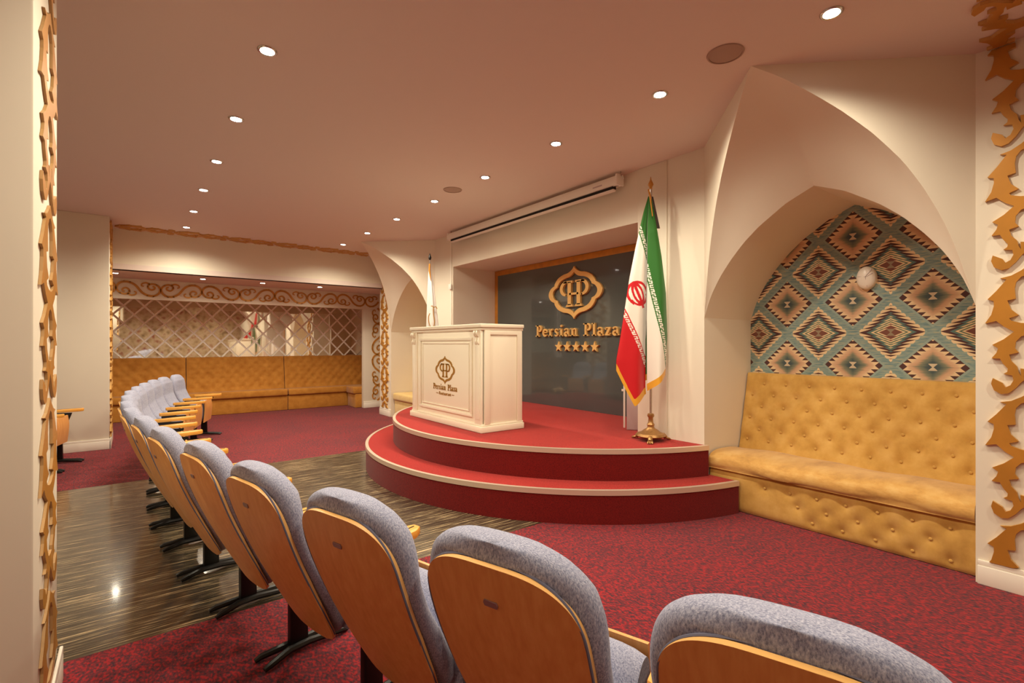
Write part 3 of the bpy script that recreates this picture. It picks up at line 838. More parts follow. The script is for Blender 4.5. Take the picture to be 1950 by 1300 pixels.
# ================================================================== PODIUM
px0, px1, py0, py1 = 2.60, 3.12, 3.86, 5.37
pz0, pz1 = ST, 1.545
pod = empty('podium', ((px0 + px1) / 2, (py0 + py1) / 2, ST)); tag(pod, 'cream panelled podium counter standing on the curved stage', 'podium')
mb = MB(); mb.box(px0 + .035, px1 - .01, py0 + .03, py1 - .03, pz0 + .06, pz1 - .035)
rel(mb.build('body', M['white'], bevel=.004), pod)
mb = MB(); mb.box(px0 - .005, px1, py0, py1, pz1 - .036, pz1); mb.box(px0 + .012, px1, py0 + .014, py1 - .014, pz1 - .062, pz1 - .036)
rel(mb.build('top', M['white'], bevel=.007), pod)
mb = MB(); mb.box(px0, px1, py0, py1, pz0 + .001, pz0 + .06); mb.box(px0 + .015, px1, py0 + .015, py1 - .015, pz0 + .06, pz0 + .078)
rel(mb.build('plinth', M['white'], bevel=.006), pod)
# front corner posts with corbels
for yc in (py0 + .085, py1 - .085):
    mb = MB(); mb.box(px0 + .018, px0 + .05, yc - .055, yc + .055, pz0 + .078, pz1 - .062)
    mb.box(px0 + .013, px0 + .03, yc - .035, yc + .035, pz0 + .12, pz1 - .20)
    post = rel(mb.build('corner_post', M['white'], bevel=.004), pod)
    mb = MB()
    prof = [(0, 0), (-.035, -.004), (-.042, -.03), (-.030, -.055), (-.012, -.065), (-.016, -.09), (-.026, -.105), (-.02, -.13), (0, -.145)]
    for dy in (-.03, .012):
        mb.prism(prof, lambda u, v, d, dy=dy, yc=yc: (px0 + .022 + u, yc + dy + d, pz1 - .062 + v), 0, .022)
    c_ = mb.build('corbel', M['white'], bevel=.003, seg=1); rel(c_, pod)
# front panel moulding
def frame_mould(nm, fn, a0, a1, b0, b1, w, th, parent):
    mb = MB()
    for (p, q, r_, s_) in ((a0, a1, b0, b0 + w), (a0, a1, b1 - w, b1), (a0, a0 + w, b0 + w, b1 - w), (a1 - w, a1, b0 + w, b1 - w)):
        mb.prism([(p, r_), (q, r_), (q, s_), (p, s_)], fn, 0, th)
    return rel(mb.build(nm, M['white'], bevel=.005, seg=2), parent)
ff = lambda u, v, d: (px0 + .035 - d, u, v)
frame_mould('front_moulding', ff, py0 + .20, py1 - .20, pz0 + .13, pz1 - .13, .03, .014, pod)
frame_mould('front_moulding', ff, py0 + .26, py1 - .26, pz0 + .18, pz1 - .18, .014, .008, pod)
sf = lambda u, v, d: (u, py0 + .03 - d, v)
mb = MB(); mb.prism([(px1 - .075, pz0 + .078), (px1 - .012, pz0 + .078), (px1 - .012, pz1 - .062), (px0 + .115, pz1 - .062), (px0 + .115, pz1 - .105), (px1 - .075, pz1 - .105)], sf, 0, .014)
rel(mb.build('side_frame', M['white'], bevel=.005), pod)
mb = MB(); mb.box(px0 + .05, px0 + .115, py0 + .012, py0 + .03, pz0 + .078, pz1 - .062); rel(mb.build('corner_post', M['white'], bevel=.004), pod)
PX = px0 + .035
pf = lambda y0, z0: (lambda u, v, d: (PX - .0005 - d, y0 - u, z0 + v))
a, b = emblem(None, pf(4.60, 1.075), .205, .150, .004, M['gprint'], .15, '')
o = rel(a.build('emblem', M['gprint']), pod); o['label'] = 'gold printed quatrefoil emblem'
o = rel(b.build('monogram', M['gprint']), pod); o['label'] = 'gold printed HP monogram'
lettering('Persian Plaza', pf(4.855, .862), .062, .004, 0, 0, .51, M['gprint'], pod, gap=.004)
# small line under it, letter by letter
xs = 4.60 + .125
for ch in 'Restaurant':
    cu = bpy.data.curves.new('letter', 'FONT'); cu.body = ch; cu.size = .052; cu.extrude = .002
    to = bpy.data.objects.new('tmp', cu); COL.objects.link(to); bpy.context.view_layer.update()
    me = bpy.data.meshes.new_from_object(to.evaluated_get(bpy.context.evaluated_depsgraph_get()))
    bpy.data.objects.remove(to)
    mb = MB(); mb.add([(PX - .0025 - v.co.z, xs - v.co.x, .806 + v.co.y) for v in me.vertices], [tuple(p.vertices) for p in me.polygons])
    xs -= max(v.co.x for v in me.vertices) + .004
    rel(mb.build('letter', M['gprint']), pod)
for s_ in (-1, 1):
    mb = MB(); mb.box(PX - .004, PX - .0005, 4.60 + s_ * .165 - .025, 4.60 + s_ * .165 + .025, .818, .824); rel(mb.build('dash', M['gprint']), pod)

# ================================================================== FLAGS
# cloth laid out on a plane facing the hall; (a, z) metres, camera-facing axis taken from the room diagonal
def px2(pxx, pyy, d):
    r_ = (pxx - 975.) / 940.
    return (r_ * d, CAMH - (pyy - 655.) / 940. * d)
KUF = ["1111111111111111", "0000000000000000", "1110101110111010", "1010101010001010", "1010111011101110"]
def kuf(s, n):      # s along, n 0..1 across
    r_ = KUF[min(4, max(0, int(n * 5)))]
    return r_[int(s) % 16] == '1'
GREEN, WHITE, RED, GOLD = srgb(42, 104, 34), srgb(232, 224, 212), srgb(196, 16, 26), srgb(222, 160, 44)
def iran_flag(base, D, name_label):
    e = empty('flag_stand', base); tag(e, name_label, 'flag')
    bx, by, bz = base
    # plane: origin at pole axis, lateral axis = camera right, normal = toward the hall
    rt = Vector((CA, -SA, 0)); nr = Vector((-SA, -CA, 0))
    poleu = (bx * CA - by * SA)
    topz = CAMH + (655 - 345) / 940. * D
    mb = MB(); mb.tube([(0, 0, .10), (0, 0, topz - bz - .06)], .011, 12); rel2(mb.build('pole', M['steel'], smooth=True), e)
    mb = MB(); mb.lathe([(.004, -.075), (.012, -.07), (.012, -.05), (.016, -.045), (.024, -.03), (.018, -.012), (.006, .012), (.002, .04)], (0, 0, topz - bz), 14)
    rel2(mb.build('finial', M['gold'], smooth=True, angle=50), e)
    stand_base(e)
    # cloth
    LB = [(372, 1235), (400, 1226), (430, 1218), (475, 1208), (530, 1197), (575, 1190), (640, 1180), (685, 1172), (770, 1171)]
    FB = [(372, 1236), (430, 1231), (520, 1229.5), (600, 1228), (735, 1228), (770, 1231)]
    RB = [(372, 1240), (440, 1249), (490, 1257), (560, 1265), (640, 1267.5), (700, 1264), (770, 1262)]
    yb = lambda s: interp([(0, 692), (.52, 757), (.56, 757), (1, 736)], s)
    ybR = lambda s: interp([(0, 730), (1, 700)], s)
    fr = 13
    def colL(x, y, s, t, tail):
        if tail: return GOLD
        g = (y - (447 + 3.41 * (x - 1213))) / 3.55
        if g < 0:
            if g > -10 and kuf(y * .5, (-g) / 10): return WHITE
            return GREEN
        r_ = (y - (583 + 2.29 * (x - 1188.5))) / 2.5
        if r_ > 0:
            if r_ < 10.5 and kuf(y * .5, r_ / 10.5): return WHITE
            return RED
        # emblem
        ex, ey = x - 1212, y - 560
        cs, sn = math.cos(R(22)), math.sin(R(22)); u = ex * cs - ey * sn; v = ex * sn + ey * cs
        q = math.hypot(u / 21., v / 24.); q2 = math.hypot(u / 10., v / 23.)
        if (.80 < q < 1.02 and v < 16) or (.66 < q2 < 1.04 and v < 20) or (abs(u) < 2.6 and -23 < v < 29): return RED
        if .80 < math.hypot(u / 18., (v - 3) / 21.) < 1.0 and v > 6: return RED
        return WHITE
    def colR(x, y, s, t, tail):
        if tail: return GOLD
        g = (x - (1231 + (y - 556) / 4.69)) * .98
        if g > 0:
            if g < 10.5 and kuf(y * .5, g / 10.5): return WHITE
            return GREEN
        return WHITE
    def vert(x, y, dep):
        a_, z = px2(x, y, D); p_ = rt * (a_ - poleu) + nr * dep
        return (p_.x, p_.y, z - bz)
    mb = MB(); cols = []
    def panel(nu, nv, LBt, RBt, ybf, colf, dep, y0=374):
        base_ = len(mb.v)
        for j in range(nv + 1):
            for i in range(nu + 1):
                s, t = i / nu, j / nv
                y = lerp(y0, ybf(s) + fr, t); x = lerp(interp(LBt, y), interp(RBt, y), s)
                mb.v.append(vert(x, y, dep(s, t)))
        for j in range(nv):
            for i in range(nu):
                mb.f.append((base_ + j * (nu + 1) + i, base_ + j * (nu + 1) + i + 1, base_ + (j + 1) * (nu + 1) + i + 1, base_ + (j + 1) * (nu + 1) + i)); mb.m.append(0)
                s, t = (i + .5) / nu, (j + .5) / nv
                y = lerp(y0, ybf(s) + fr, t); x = lerp(interp(LBt, y), interp(RBt, y), s)
                cols.append(colf(x, y, s, t, y > ybf(s)))
    dL = lambda s, t: (.03 + .10 * t * math.sin(PI * min(1, s * 1.05)) * .8 + .012 * math.sin(s * 9 + t * 2) * t) * min(1, t * 4 + .2)
    dR = lambda s, t: (.035 + .11 * t * math.sin(PI * (.12 + .80 * s)) + .012 * math.sin(s * 7 + 1 + t * 3) * t) * min(1, t * 4 + .2)
    panel(66, 330, LB, FB, yb, colL, dL); panel(44, 300, FB, RB, ybR, colR, dR)
    # rear drape closes the volume
    def colB(x, y, s, t, tail): return GOLD if tail else (GREEN if s > .55 else (WHITE if s > .25 else RED))
    panel(30, 60, LB, RB, lambda s: interp([(0, 690), (.5, 715), (1, 700)], s), colB, lambda s, t: .03 * min(1, t * 4) - .14 * t * math.sin(PI * s) * (.6 + .4 * math.sin(6 * s + 1)))
    o = mb.build('flag_cloth', M['flag'], smooth=True, angle=75, fixn=False)
    at = o.data.attributes.new('cloth', 'FLOAT_COLOR', 'FACE')
    for i, c in enumerate(cols): at.data[i].color = c
    rel2(o, e); o['label'] = 'green, white and red national flag with gold fringe'
    # cord with tassel and yellow trim on the far edge
    mb = MB(); pts = [vert(interp(RB, y) + 1, y, .01) for y in range(440, 570, 10)]; mb.tube(pts, .004, 6)
    rel2(mb.build('edge_trim', M['framegold'], smooth=True), e)
    mb = MB(); mb.tube([vert(1234, 362, .02), vert(1236, 375, .035), vert(1237, 392, .05), vert(1239, 415, .06)], [.008, .009, .006, .004], 8)
    rel2(mb.build('gold_cord', M['framegold'], smooth=True), e)
    mb = MB(); pts = [vert(1238 + .0 + k * 1.2, 375 + k * 7.2, .0) for k in range(9)]
    mb.prism([(0, 0), (1, 0), (1, 1), (0, 1)], lambda u, v, d: vert(1240 + 9 * v + u * (2 + 4 * v), 376 + 60 * v, .02 + d), 0, .01)
    rel2(mb.build('folded_corner', M['flagdark'], smooth=False), e)
    return e
def rel2(o, par):
    o.parent = par; o.matrix_parent_inverse = Matrix.Identity(4); return o
M['flagdark'] = plain('flag_dark_corner', srgb(52, 34, 24), .7)
M['satin'] = plain('white_satin', srgb(236, 230, 224), .5)
def stand_base(e):
    mb = MB()
    mb.lathe([(.10, .03), (.125, .045), (.115, .065), (.085, .075), (.06, .095), (.034, .11), (.028, .125), (.034, .14), (.022, .16), (.020, .20), (.030, .215), (.026, .235), (.012, .24)], (0, 0, 0), 24)
    b_ = rel2(mb.build('base', M['basegold'], smooth=True, angle=45), e)
    for k in range(3):
        a = R(215) + k * 2 * PI / 3
        mb = MB(); d = Vector((math.cos(a), math.sin(a), 0)); t = Vector((-d.y, d.x, 0))
        mb.tube([d * .09 + Vector((0, 0, .045)), d * .125 + Vector((0, 0, .04)), d * .145 + Vector((0, 0, .022))], [.022, .022, .018], 8)
        for q in (-1, 0, 1):
            mb.tube([d * .142 + t * q * .012 + Vector((0, 0, .02)), d * .172 + t * q * .018 + Vector((0, 0, .012)), d * .182 + t * q * .019 + Vector((0, 0, .005))], [.010, .009, .005], 6)
        rel2(mb.build('paw_foot', M['basegold'], smooth=True, angle=60), e)
M['basegold'] = plain('antique_brass_base', srgb(170, 128, 78), .35, .7, bump=.5, bscale=90)
iran_flag((3.60, 2.69, ST), 4.325, 'tricolour flag with red emblem draped on a brass-footed pole at stage right')

def white_flag(base, topz):
    e = empty('flag_stand', base); tag(e, 'furled white satin flag with gold scroll on a pole behind the podium', 'flag')
    z = topz - base[2]
    mb = MB(); mb.tube([(0, 0, .10), (0, 0, z - .05)], .010, 10); rel2(mb.build('pole', M['steel'], smooth=True), e)
    mb = MB(); mb.lathe([(.004, -.07), (.012, -.06), (.022, -.03), (.016, -.01), (.003, .035)], (0, 0, z), 12); rel2(mb.build('finial', M['black'], smooth=True), e)
    stand_base(e)
    mb = MB()
    def cl(u, w):
        a = u * 2 * PI; hw = lerp(.012, .105, w ** .8); fold = 1 + .22 * math.sin(5 * a + 1)
        p = Vector((CA, -SA, 0)) * (hw * math.cos(a) * fold + .045 * w) + Vector((SA, CA, 0)) * (.6 * hw * math.sin(a) * fold)
        return (p.x, p.y, lerp(z - .16, .62, w))
    mb.grid(cl, 48, 60, closed_u=True); c_ = rel2(mb.build('flag_cloth', M['satin'], smooth=True, angle=80), e)
    mb = MB(); rt = Vector((CA, -SA, 0)); nr = Vector((-SA, -CA, 0))
    def gp(u, v, d): p = rt * (u + .03) + nr * (.088 + d); return (p.x, p.y, v)
    zz = 1.72 - base[2]
    for path in (cr([(.0, zz + .16), (.03, zz + .15), (.035, zz + .05), (.05, zz - .06), (.02, zz - .16), (-.02, zz - .10), (-.035, zz), (-.015, zz + .06)], 5),
                 cr([(.03, zz + .14), (.07, zz + .15), (.085, zz + .12)], 4)):
        ribbon(mb, path, .006, gp, .003)
    rel2(mb.build('gold_scroll', M['gprint']), e)
    mb = MB(); mb.tube([tuple(nr * .02 + Vector((0, 0, z - .12))), tuple(nr * .03 + Vector((0, 0, z - .22))), tuple(nr * .04 + rt * .02 + Vector((0, 0, z - .36)))], [.012, .014, .004], 8)
    rel2(mb.build('gold_cord', M['framegold'], smooth=True), e)
    return e
white_flag((3.33, 6.24, ST), 2.60)

# board leaning in the recess corner behind the flag
e = empty('leaning_board', (3.93, 3.08, ST)); tag(e, 'pale lilac board standing behind the tricolour flag', 'board')
A_, B_ = Vector((3.855, 3.165, 0)), Vector((3.995, 3.0, 0)); nrm = Vector((-(B_ - A_).y, (B_ - A_).x, 0)).normalized()
if nrm.x > 0: nrm = -nrm
def slab(mb, p, q, z0_, z1_, th, lean, mi=0):
    up = Vector((0, 0, 1)); ln = -nrm * lean
    c8 = []
    for (pt, z, dd) in ((p, z0_, 0), (q, z0_, 0), (q, z1_, 1), (p, z1_, 1)): c8.append(pt + up * z - nrm * (lean * dd))
    vs = [tuple(v) for v in c8] + [tuple(v - nrm * th) for v in c8]
    mb.add(vs, [(0, 1, 2, 3), (7, 6, 5, 4), (0, 4, 5, 1), (1, 5, 6, 2), (2, 6, 7, 3), (3, 7, 4, 0)], mi)
mb = MB(); slab(mb, A_, B_, ST + .003, ST + .58, .02, .0); rel(mb.build('panel', M['lilac'], bevel=.003), e)
dd = (B_ - A_).normalized()
mb = MB(); slab(mb, A_ - dd * .032, A_ - dd * .014, ST + .02, ST + .60, .018, .0); rel(mb.build('edge_strip', M['plastic'], bevel=.003), e)
mb = MB(); slab(mb, A_ - dd * .05, A_ - dd * .028, ST + .38, ST + .40, .018, .0); rel(mb.build('clip', M['plastic']), e)

# ================================================================== PROJECTION SCREEN
e = empty('projection_screen', (3.70, 4.7, 2.9)); tag(e, 'rolled-up white projection screen in a long case above the stage recess', 'projection screen')
SY0, SY1 = 3.12, 6.30
mb = MB()
prof = [(-.05, -.045), (-.055, .0), (-.045, .035), (-.02, .05), (.03, .05), (.045, .03), (.045, -.045), (.01, -.05), (.01, -.03), (-.02, -.03), (-.02, -.05)]
mb.prism(prof, lambda u, v, d: (3.70 + u, d, 2.92 + v), SY0, SY1); rel(mb.build('case', M['plastic'], smooth=True, angle=40), e)
mb = MB(); mb.box(3.668, 3.715, SY0 + .06, SY1 - .06, 2.846, 2.890); rel(mb.build('slot', M['slot']), e)
mb = MB(); mb.box(3.660, 3.700, SY0 + .05, SY1 - .08, 2.822, 2.842); rel(mb.build('weight_bar', M['plastic'], bevel=.004), e)
for y in (SY0, SY1):
    mb = MB(); mb.box(3.64, 3.75, y - .012, y + .012, 2.865, 2.975); rel(mb.build('end_cap', M['plastic'], bevel=.01), e)
for y in (SY0 - .01, SY1 - .02):
    mb = MB(); mb.tube([(3.70, y, 2.96), (3.70, y, 2.9995)], .006, 8); mb.tube([(3.69, y - .02, 2.965), (3.68, y - .03, 2.94), (3.70, y - .03, 2.93)], .005, 6)
    rel(mb.build('hook', M['steel'], smooth=True), e)
mb = MB(); mb.box(3.643, 3.646, 3.30, 3.42, 2.90, 2.912); o = rel(mb.build('maker_plate', M['lilac']), e)
# cable trunking with pull switch left of the recess
e = empty('cable_trunking', (WX - .01, 6.44, 1.9)); tag(e, 'thin white cable trunking with switch box beside the stage recess', 'cable')
mb = MB(); mb.box(WX - .014, WX - .0005, 6.425, 6.45, .52, 2.90); rel(mb.build('trunking', M['trim'], bevel=.003), e)
mb = MB(); mb.box(WX - .035, WX - .015, 6.40, 6.475, 2.17, 2.25); rel(mb.build('switch_box', M['plastic'], bevel=.004), e)

# oval plate on the kilim wall
e = empty('oval_sconce', (BX - .03, 1.375, 1.868)); tag(e, 'white oval ceramic plate with crossing grey bands on the kilim wall', 'wall fitting')
mb = MB(); mb.lathe([(.066, .03), (.066, .0), (.06, -.016), (.042, -.026), (.016, -.031), (.002, -.032)], (0, 0, 0), 32, axis='x')
mb.v = [(x, y, z * 1.36) for x, y, z in mb.v]
rel2(mb.build('body', M['ceramic'], smooth=True, angle=50), e)
mb = MB()
mb.tube([(-.033 + .010, -.05, .03), (-.032, -.01, .005), (-.024, .05, .012)], .0022, 6); mb.tube([(-.024, -.045, .06), (-.033, -.004, .006), (-.02, -.012, -.07)], .0022, 6)
rel2(mb.build('band', M['lilac'], smooth=True), e)

# ================================================================== CEILING FITTINGS + LIGHT
lproto = None
def downlight(x, y, z, label, W, group, spot=True, blend=.75, ang=158, soft=.05):
    global lproto
    e = empty('downlight', (x, y, z)); tag(e, label, 'ceiling light', group)
    if lproto is None:
        mb = MB(); mb.lathe([(.0365, -.0005), (.038, -.006), (.047, -.008), (.052, -.004), (.053, -.0005)], (0, 0, 0), 24); t = mb.build('trim_ring', M['steel'], smooth=True, angle=40)
        mb = MB(); mb.lathe([(.001, -.0085), (.022, -.0085), (.036, -.0070), (.036, -.001)], (0, 0, 0), 24); l = mb.build('lamp', M['lamp'], smooth=True)
        lproto = (t, l)
    else:
        t, l = (q.copy() for q in lproto); COL.objects.link(t); COL.objects.link(l)
    rel2(t, e); rel2(l, e)
    if spot:
        L = bpy.data.lights.new('downlight_beam', 'SPOT'); L.energy = W; L.spot_size = R(ang); L.spot_blend = blend
        L.color = (1, .90, .695); L.shadow_soft_size = soft
        lo = bpy.data.objects.new('downlight_beam', L); COL.objects.link(lo); lo.location = (0, 0, -.06); rel2(lo, e)
    return e
RYS = [.98, 1.99, 3.0, 4.03, 5.06, 6.09, 7.12, 8.18]
ordi = ['nearest', 'second', 'third', 'fourth', 'fifth', 'sixth', 'seventh', 'eighth']
W = 73
for i, y in enumerate(RYS):
    downlight(2.76, y, CZ, 'recessed downlight, %s from the viewer in the row beside the stage' % ordi[i], W, 'downlights beside the stage')
for i, y in enumerate([3.04, 4.10, 5.16, 6.2, 7.27, 8.32]):
    downlight(.60, y, CZ, 'recessed downlight, %s from the viewer in the row over the chairs' % ordi[i], W, 'downlights over the chairs')
for i, y in enumerate([.98, 1.99]):
    downlight(.60, y, CZ, 'recessed downlight over the front chairs, %s the viewer' % ('directly above' if i == 0 else 'just ahead of'), W, 'downlights over the chairs')
downlight(.60, -.5, CZ, 'unseen fill downlight added over the chairs, just behind the viewer', W * 1.0, 'downlights over the chairs')  # added lamp out of view, lifts the light on the chair backs
for i, y in enumerate([0., 3.2, 5.2, 7.2]):  # lamps added in the unseen side of the hall for ambient light
    downlight(-2.0, y, CZ, 'unseen fill downlight added left of the pillars, %s from the viewer' % ordi[i], W * (.55 if i == 0 else 1), 'added fill downlights left of the pillars')
for i, y in enumerate([-.6]):  # lamp added behind the camera for ambient light
    downlight(2.76, y, CZ, 'unseen fill downlight added behind the viewer on the stage side', W, 'downlights beside the stage')
for i, x in enumerate([-.21, .91, 1.80, 2.77]):
    downlight(x, 9.50, AZ, 'alcove downlight, %s from the far pillar' % ['first', 'second', 'third', 'fourth'][i], 34, 'downlights in the mirrored alcove')
for (x, y, lab) in ((2.67, 1.486, 'round ceiling speaker in front of the right arch tip'), (2.71, 4.57, 'round ceiling speaker over the stage front')):
    e = empty('ceiling_speaker', (x, y, CZ)); tag(e, lab, 'ceiling speaker', 'ceiling speakers')
    mb = MB(); mb.lathe([(.001, -.006), (.08, -.006), (.088, -.004), (.088, -.0005)], (0, 0, 0), 36); rel2(mb.build('grille', M['grille'], smooth=True), e)
    mb = MB(); mb.lathe([(.0885, -.0005), (.0885, -.008), (.097, -.007), (.1, -.0005)], (0, 0, 0), 36); rel2(mb.build('rim', M['grille'], smooth=True), e)

# ================================================================== AUDITORIUM CHAIRS
# local frame: +X faces the stage, origin on the floor under the seat hinge
def bprof(t):       # back centre line from bottom (t=0) to top (t=1)
    return -.27 * math.sin(1.2 * t) / math.sin(1.2), lerp(.225, .868, t)
def bnorm(t):
    x0_, z0_ = bprof(t - .01); x1_, z1_ = bprof(t + .01); dx, dz = x1_ - x0_, z1_ - z0_; l = math.hypot(dx, dz)
    return dz / l, -dx / l         # forward-up normal
def dome(t, w, t0, t1, p=2.35): return w if t <= t0 else w * max(0, 1 - ((t - t0) / (t1 - t0)) ** p) ** (1 / p)
_WT = [(0, .10), (.008, .128), (.02, .146), (.045, .162), (.10, .176), (.25, .198), (.45, .214), (.68, .220)]
def shellw(t): return max(.012, dome(t, interp(_WT, t), .72, 1.0, 2.9))
_CW = [(0.0, .10), (.03, .15), (.10, .188), (.25, .220), (.45, .234), (.60, .239), (.72, .244)]
def cushw(t): return max(.02, dome(t, interp(_CW, t), .74, 1.07, 2.7))
def chair_proto():
    e = empty('auditorium_chair')
    # plywood shell
    mb = MB(); NT, NS = 70, 10; TH = .013
    tt = lambda v: 1 - (1 - v) ** 1.5
    def pt(s, t, d):
        t = tt(t); x, z = bprof(t); nx, nz = bnorm(t); w = shellw(t)
        bow = .02 * (1 - (s * w / .226) ** 2)          # slight convex bow to the rear
        return (x + nx * (d - bow + .02), s * w, z + nz * (d - bow + .02))
    mb.grid(lambda u, v: pt(2 * u - 1, v, 0), NS, NT, 0, flip=True)
    mb.grid(lambda u, v: pt(2 * u - 1, v, TH), NS, NT, 0)
    for s in (-1, 1): mb.grid(lambda u, v, s=s: pt(s, v, TH * u), 1, NT, 1)
    for v in (0, 1): mb.grid(lambda u, w, v=v: pt(2 * u - 1, v, TH * w), NS, 1, 1)
    shell = rel2(mb.build('back_shell', [M['wood'], M['edgewood']], smooth=True, angle=40), e)
    mb = MB()
    x, z = bprof(.86); nx, nz = bnorm(.86)
    def pl(u, v, d):
        t = .86 + v / .62; x, z = bprof(t); nx, nz = bnorm(t); return (x + nx * (-.0015 - d), u, z + nz * (-.0015 - d))
    mb.prism([(-.017 + .004 * 0, -.007), (-.02, 0), (-.017, .007), (.017, .007), (.02, 0), (.017, -.007)], pl, -.002, .0015)
    o = mb.build('number_plate', M['plate']); rel2(o, shell)
    # upholstery: closed ring sections
    CT = [(0.0, .05), (.03, .085), (.10, .112), (.22, .116), (.38, .100), (.55, .080), (.70, .078), (.82, .098), (.92, .108), (1.0, .095), (1.05, .072), (1.075, .025)]
    mb = MB(); NT, NR = 56, 28
    def cu(u, v):
        t = 1.0698 - 1.0698 * (1 - v) ** 1.6; a = u * 2 * PI; tb = min(t, 1.0)
        x, z = bprof(tb); nx, nz = bnorm(tb)
        if t > 1: dz_ = (t - 1) * .62; x += -nz * dz_ * -1 * 0; z += dz_
        w, th = cushw(t), interp(CT, t)
        p = 2.7; c_, s_ = math.cos(a), math.sin(a)
        k = (abs(c_) ** p + abs(s_) ** p) ** (-1 / p)
        d = .016 + th * .5 * (1 + k * c_)
        # central channel: two shoulders and a middle panel on the front face
        y = w * k * s_
        if c_ > .2 and .15 < t < .98: d -= .010 * math.exp(-((abs(y) - .12) / .018) ** 2)
        return (x + nx * d, y, z + nz * d)
    mb.grid(cu, NR, NT, closed_u=True)
    for row in (0, NT): mb.f.append(tuple(row * NR + k for k in range(NR))); mb.m.append(0)
    cushion = rel2(mb.build('back_cushion', M['fabric'], smooth=True, angle=70), e)
    # piping along the shell edge
    mb = MB(); path = []
    for k in range(91):
        q = abs(k - 45) / 45; sgn = -1 if k < 45 else 1
        t = 1 - .95 * q ** 1.6
        x, z = bprof(t); nx, nz = bnorm(t); w = shellw(t) if q > 0 else 0
        path.append((x + nx * .020, sgn * w * .99, z + nz * .020 + .001))
    mb.tube(path, .0035, 6); pp = mb.build('piping', M['piping'], smooth=True); rel2(pp, cushion)
    # tipped-up seat
    se = MB()
    sprof = cr([(.04, .27), (.035, .36), (.045, .47), (.07, .525), (.11, .555), (.145, .55), (.165, .51), (.165, .40), (.15, .28), (.10, .25), (.04, .27)], 4)
    n = len(sprof); NY = 12
    for j in range(NY + 1):
        y = lerp(-.215, .215, j / NY); ed = 1 - .10 * (abs(2 * j / NY - 1) ** 6)
        for x, z in sprof: se.v.append((.10 + (x - .10) * ed, y, .41 + (z - .41) * ed))
    for j in range(NY):
        for i in range(n - 1): se.f.append((j * n + i, j * n + i + 1, (j + 1) * n + i + 1, (j + 1) * n + i)); se.m.append(0)
    se.f.append(tuple(range(n))); se.m.append(0); se.f.append(tuple(NY * n + i for i in range(n))); se.m.append(0)
    seat = rel2(se.build('seat_cushion', M['fabric'], smooth=True, angle=60), e)
    mb = MB(); sh = cr([(.168, .25), (.180, .36), (.184, .46), (.172, .55)], 4)
    for j in range(2):
        pass
    pts2 = sh + [(x + .012, z) for x, z in reversed(sh)]
    mb.prism(pts2, lambda u, v, d: (u, d, v), -.205, .205); rel2(mb.build('seat_shell', M['wood'], smooth=True, angle=40), seat)
    # side frame (arm support + leg + foot) on the +Y side
    def frame(y):
        mb = MB()
        prof = [(.04, .03), (.12, .03), (.115, .25), (.15, .42), (.20, .566), (-.03, .566), (-.01, .45), (.04, .28)]
        mb.prism(prof, lambda u, v, d: (u, y + d, v), -.018, .018)
        fr_ = rel2(mb.build('side_frame', M['black'], bevel=.005), e)
        for s in (-1, 1):
            mb = MB(); mb.tube([(-.085, y + s * .046, .012), (-.06, y + s * .044, .02), (.03, y + s * .022, .032), (.12, y + s * .02, .03), (.27, y + s * .035, .018), (.30, y + s * .036, .011)], [.010, .014, .016, .016, .014, .010], 8)
            rel2(mb.build('foot', M['black'], smooth=True), fr_)
        # armrest
        mb = MB()
        out = [(-.04, .028), (-.05, 0), (-.04, -.028), (.12, -.040), (.265, -.039), (.305, -.018), (.305, .018), (.265, .039), (.12, .040)]
        mb.prism([(u, v) for u, v in out], lambda u, v, d: (u, y + v, .566 + d + .012 * (u + .11) / .35), 0, .034)
        arm = rel2(mb.build('armrest', M['armwood'], bevel=.007), e)
        mb = MB(); mb.prism([(-.03, -.0025), (.285, -.0025), (.285, .0025), (-.03, .0025)], lambda u, v, d: (u, y + v, .6005 + d + .012 * (u + .11) / .35), 0, .0015); rel2(mb.build('groove', M['slot']), arm)
        return arm
    frame(.272)
    return e, frame
proto, frame_fn = chair_proto()
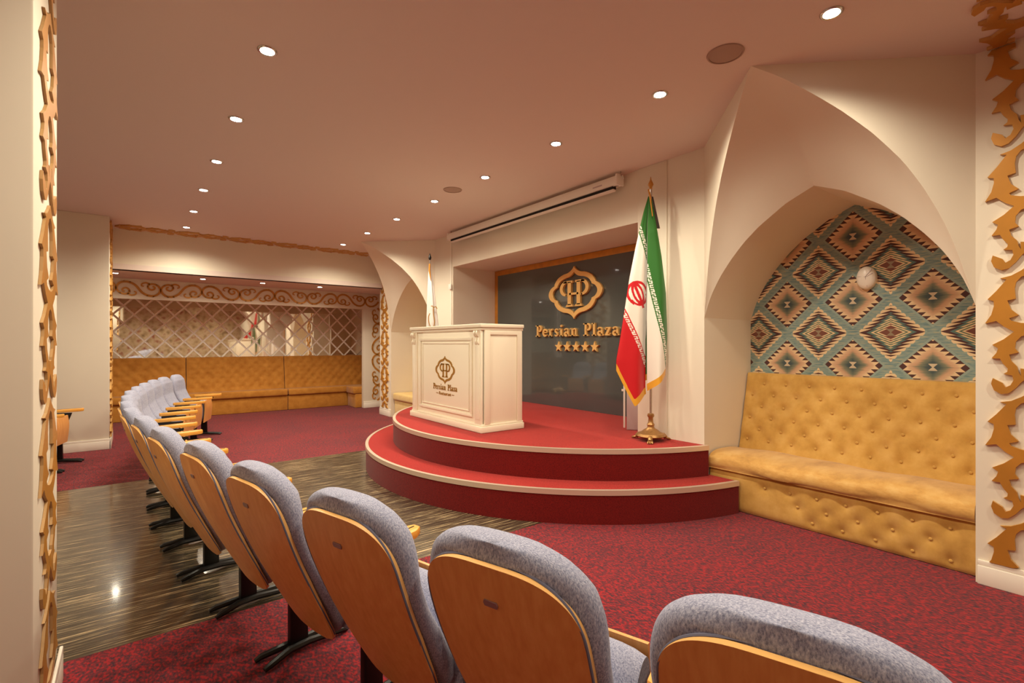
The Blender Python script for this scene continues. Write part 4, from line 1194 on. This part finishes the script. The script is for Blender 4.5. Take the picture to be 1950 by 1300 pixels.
# back-top positions along the curved front row, from the viewer outward
ROW = [(.797, .340), (.620, .889), (.456, 1.415), (.313, 1.966), (.200, 2.54), (.085, 3.10), (.012, 3.66), (-.05, 4.19), (-.075, 4.72), (-.078, 5.26), (-.06, 5.79), (-.01, 6.32), (.06, 6.85), (.15, 7.385), (.272, 7.915), (.44, 8.44)]
LAB = ['grey-blue auditorium chair cropped by the bottom right corner of the photo',
       'grey-blue auditorium chair in the foreground showing its whole orange back with dark oval plate',
       'auditorium chair with a scratched orange back, third from the viewer in the front row',
       'auditorium chair fourth from the viewer in the front row, over the carpet edge',
       'auditorium chair fifth from the viewer in the front row, standing on the dark laminate',
       'auditorium chair sixth from the viewer in the front row, narrow orange back',
       'auditorium chair seventh from the viewer in the front row, seen nearly edge-on',
       'auditorium chair eighth from the viewer, last one showing its orange back edge',
       'auditorium chair ninth from the viewer in the curved front row',
       'auditorium chair tenth from the viewer in the curved front row',
       'auditorium chair eleventh from the viewer in the curved front row',
       'auditorium chair fifth from the far end of the curved front row',
       'auditorium chair fourth from the far end of the curved front row',
       'auditorium chair third from the far end of the curved front row',
       'auditorium chair next to last at the far end of the front row',
       'auditorium chair at the far end of the front row, in front of the sofa']
def facing(i, pts):
    a = pts[max(i - 1, 0)]; b = pts[min(i + 1, len(pts) - 1)]
    tx, ty = b[0] - a[0], b[1] - a[1]; l = math.hypot(tx, ty); return math.atan2(-tx / l, ty / l)
def place(o, p, ang):
    o.location = (p[0] + .255 * math.cos(ang), p[1] + .255 * math.sin(ang), 0); o.rotation_euler = (0, 0, ang)
for i, p in enumerate(ROW):
    o = proto if i == 0 else dup(proto)
    place(o, p, facing(i, ROW)); tag(o, LAB[i], 'chair', 'auditorium chairs of the front row')
SEC = [(-1.32, 5.72), (-1.265, 6.28), (-1.175, 6.84), (-1.055, 7.38)]
LAB2 = ['second-row auditorium chair fourth from the far end, behind the foreground pillar', 'second-row auditorium chair third from the far end, behind the foreground pillar',
        'second-row auditorium chair next to last, armrest peeking past the foreground pillar', 'end chair of the second row, wooden side peeking past the foreground pillar']
for i, p in enumerate(SEC):
    o = dup(proto); place(o, p, facing(i, SEC)); tag(o, LAB2[i], 'chair', 'auditorium chairs of the second row')

# ================================================================== WORLD + COLOUR
w = bpy.data.worlds.new('world'); sc.world = w; w.use_nodes = True
w.node_tree.nodes['Background'].inputs['Color'].default_value = (1, .86, .72, 1)
w.node_tree.nodes['Background'].inputs['Strength'].default_value = .0
sc.view_settings.view_transform = 'Standard'; sc.view_settings.look = 'None'; sc.view_settings.gamma = 1
sc.view_settings.use_curve_mapping = False
sc.view_settings.exposure = 0.0
sc.cycles.use_denoising = True
sc.cycles.max_bounces = 10; sc.cycles.diffuse_bounces = 6
sc.cycles.sample_clamp_indirect = 4.0
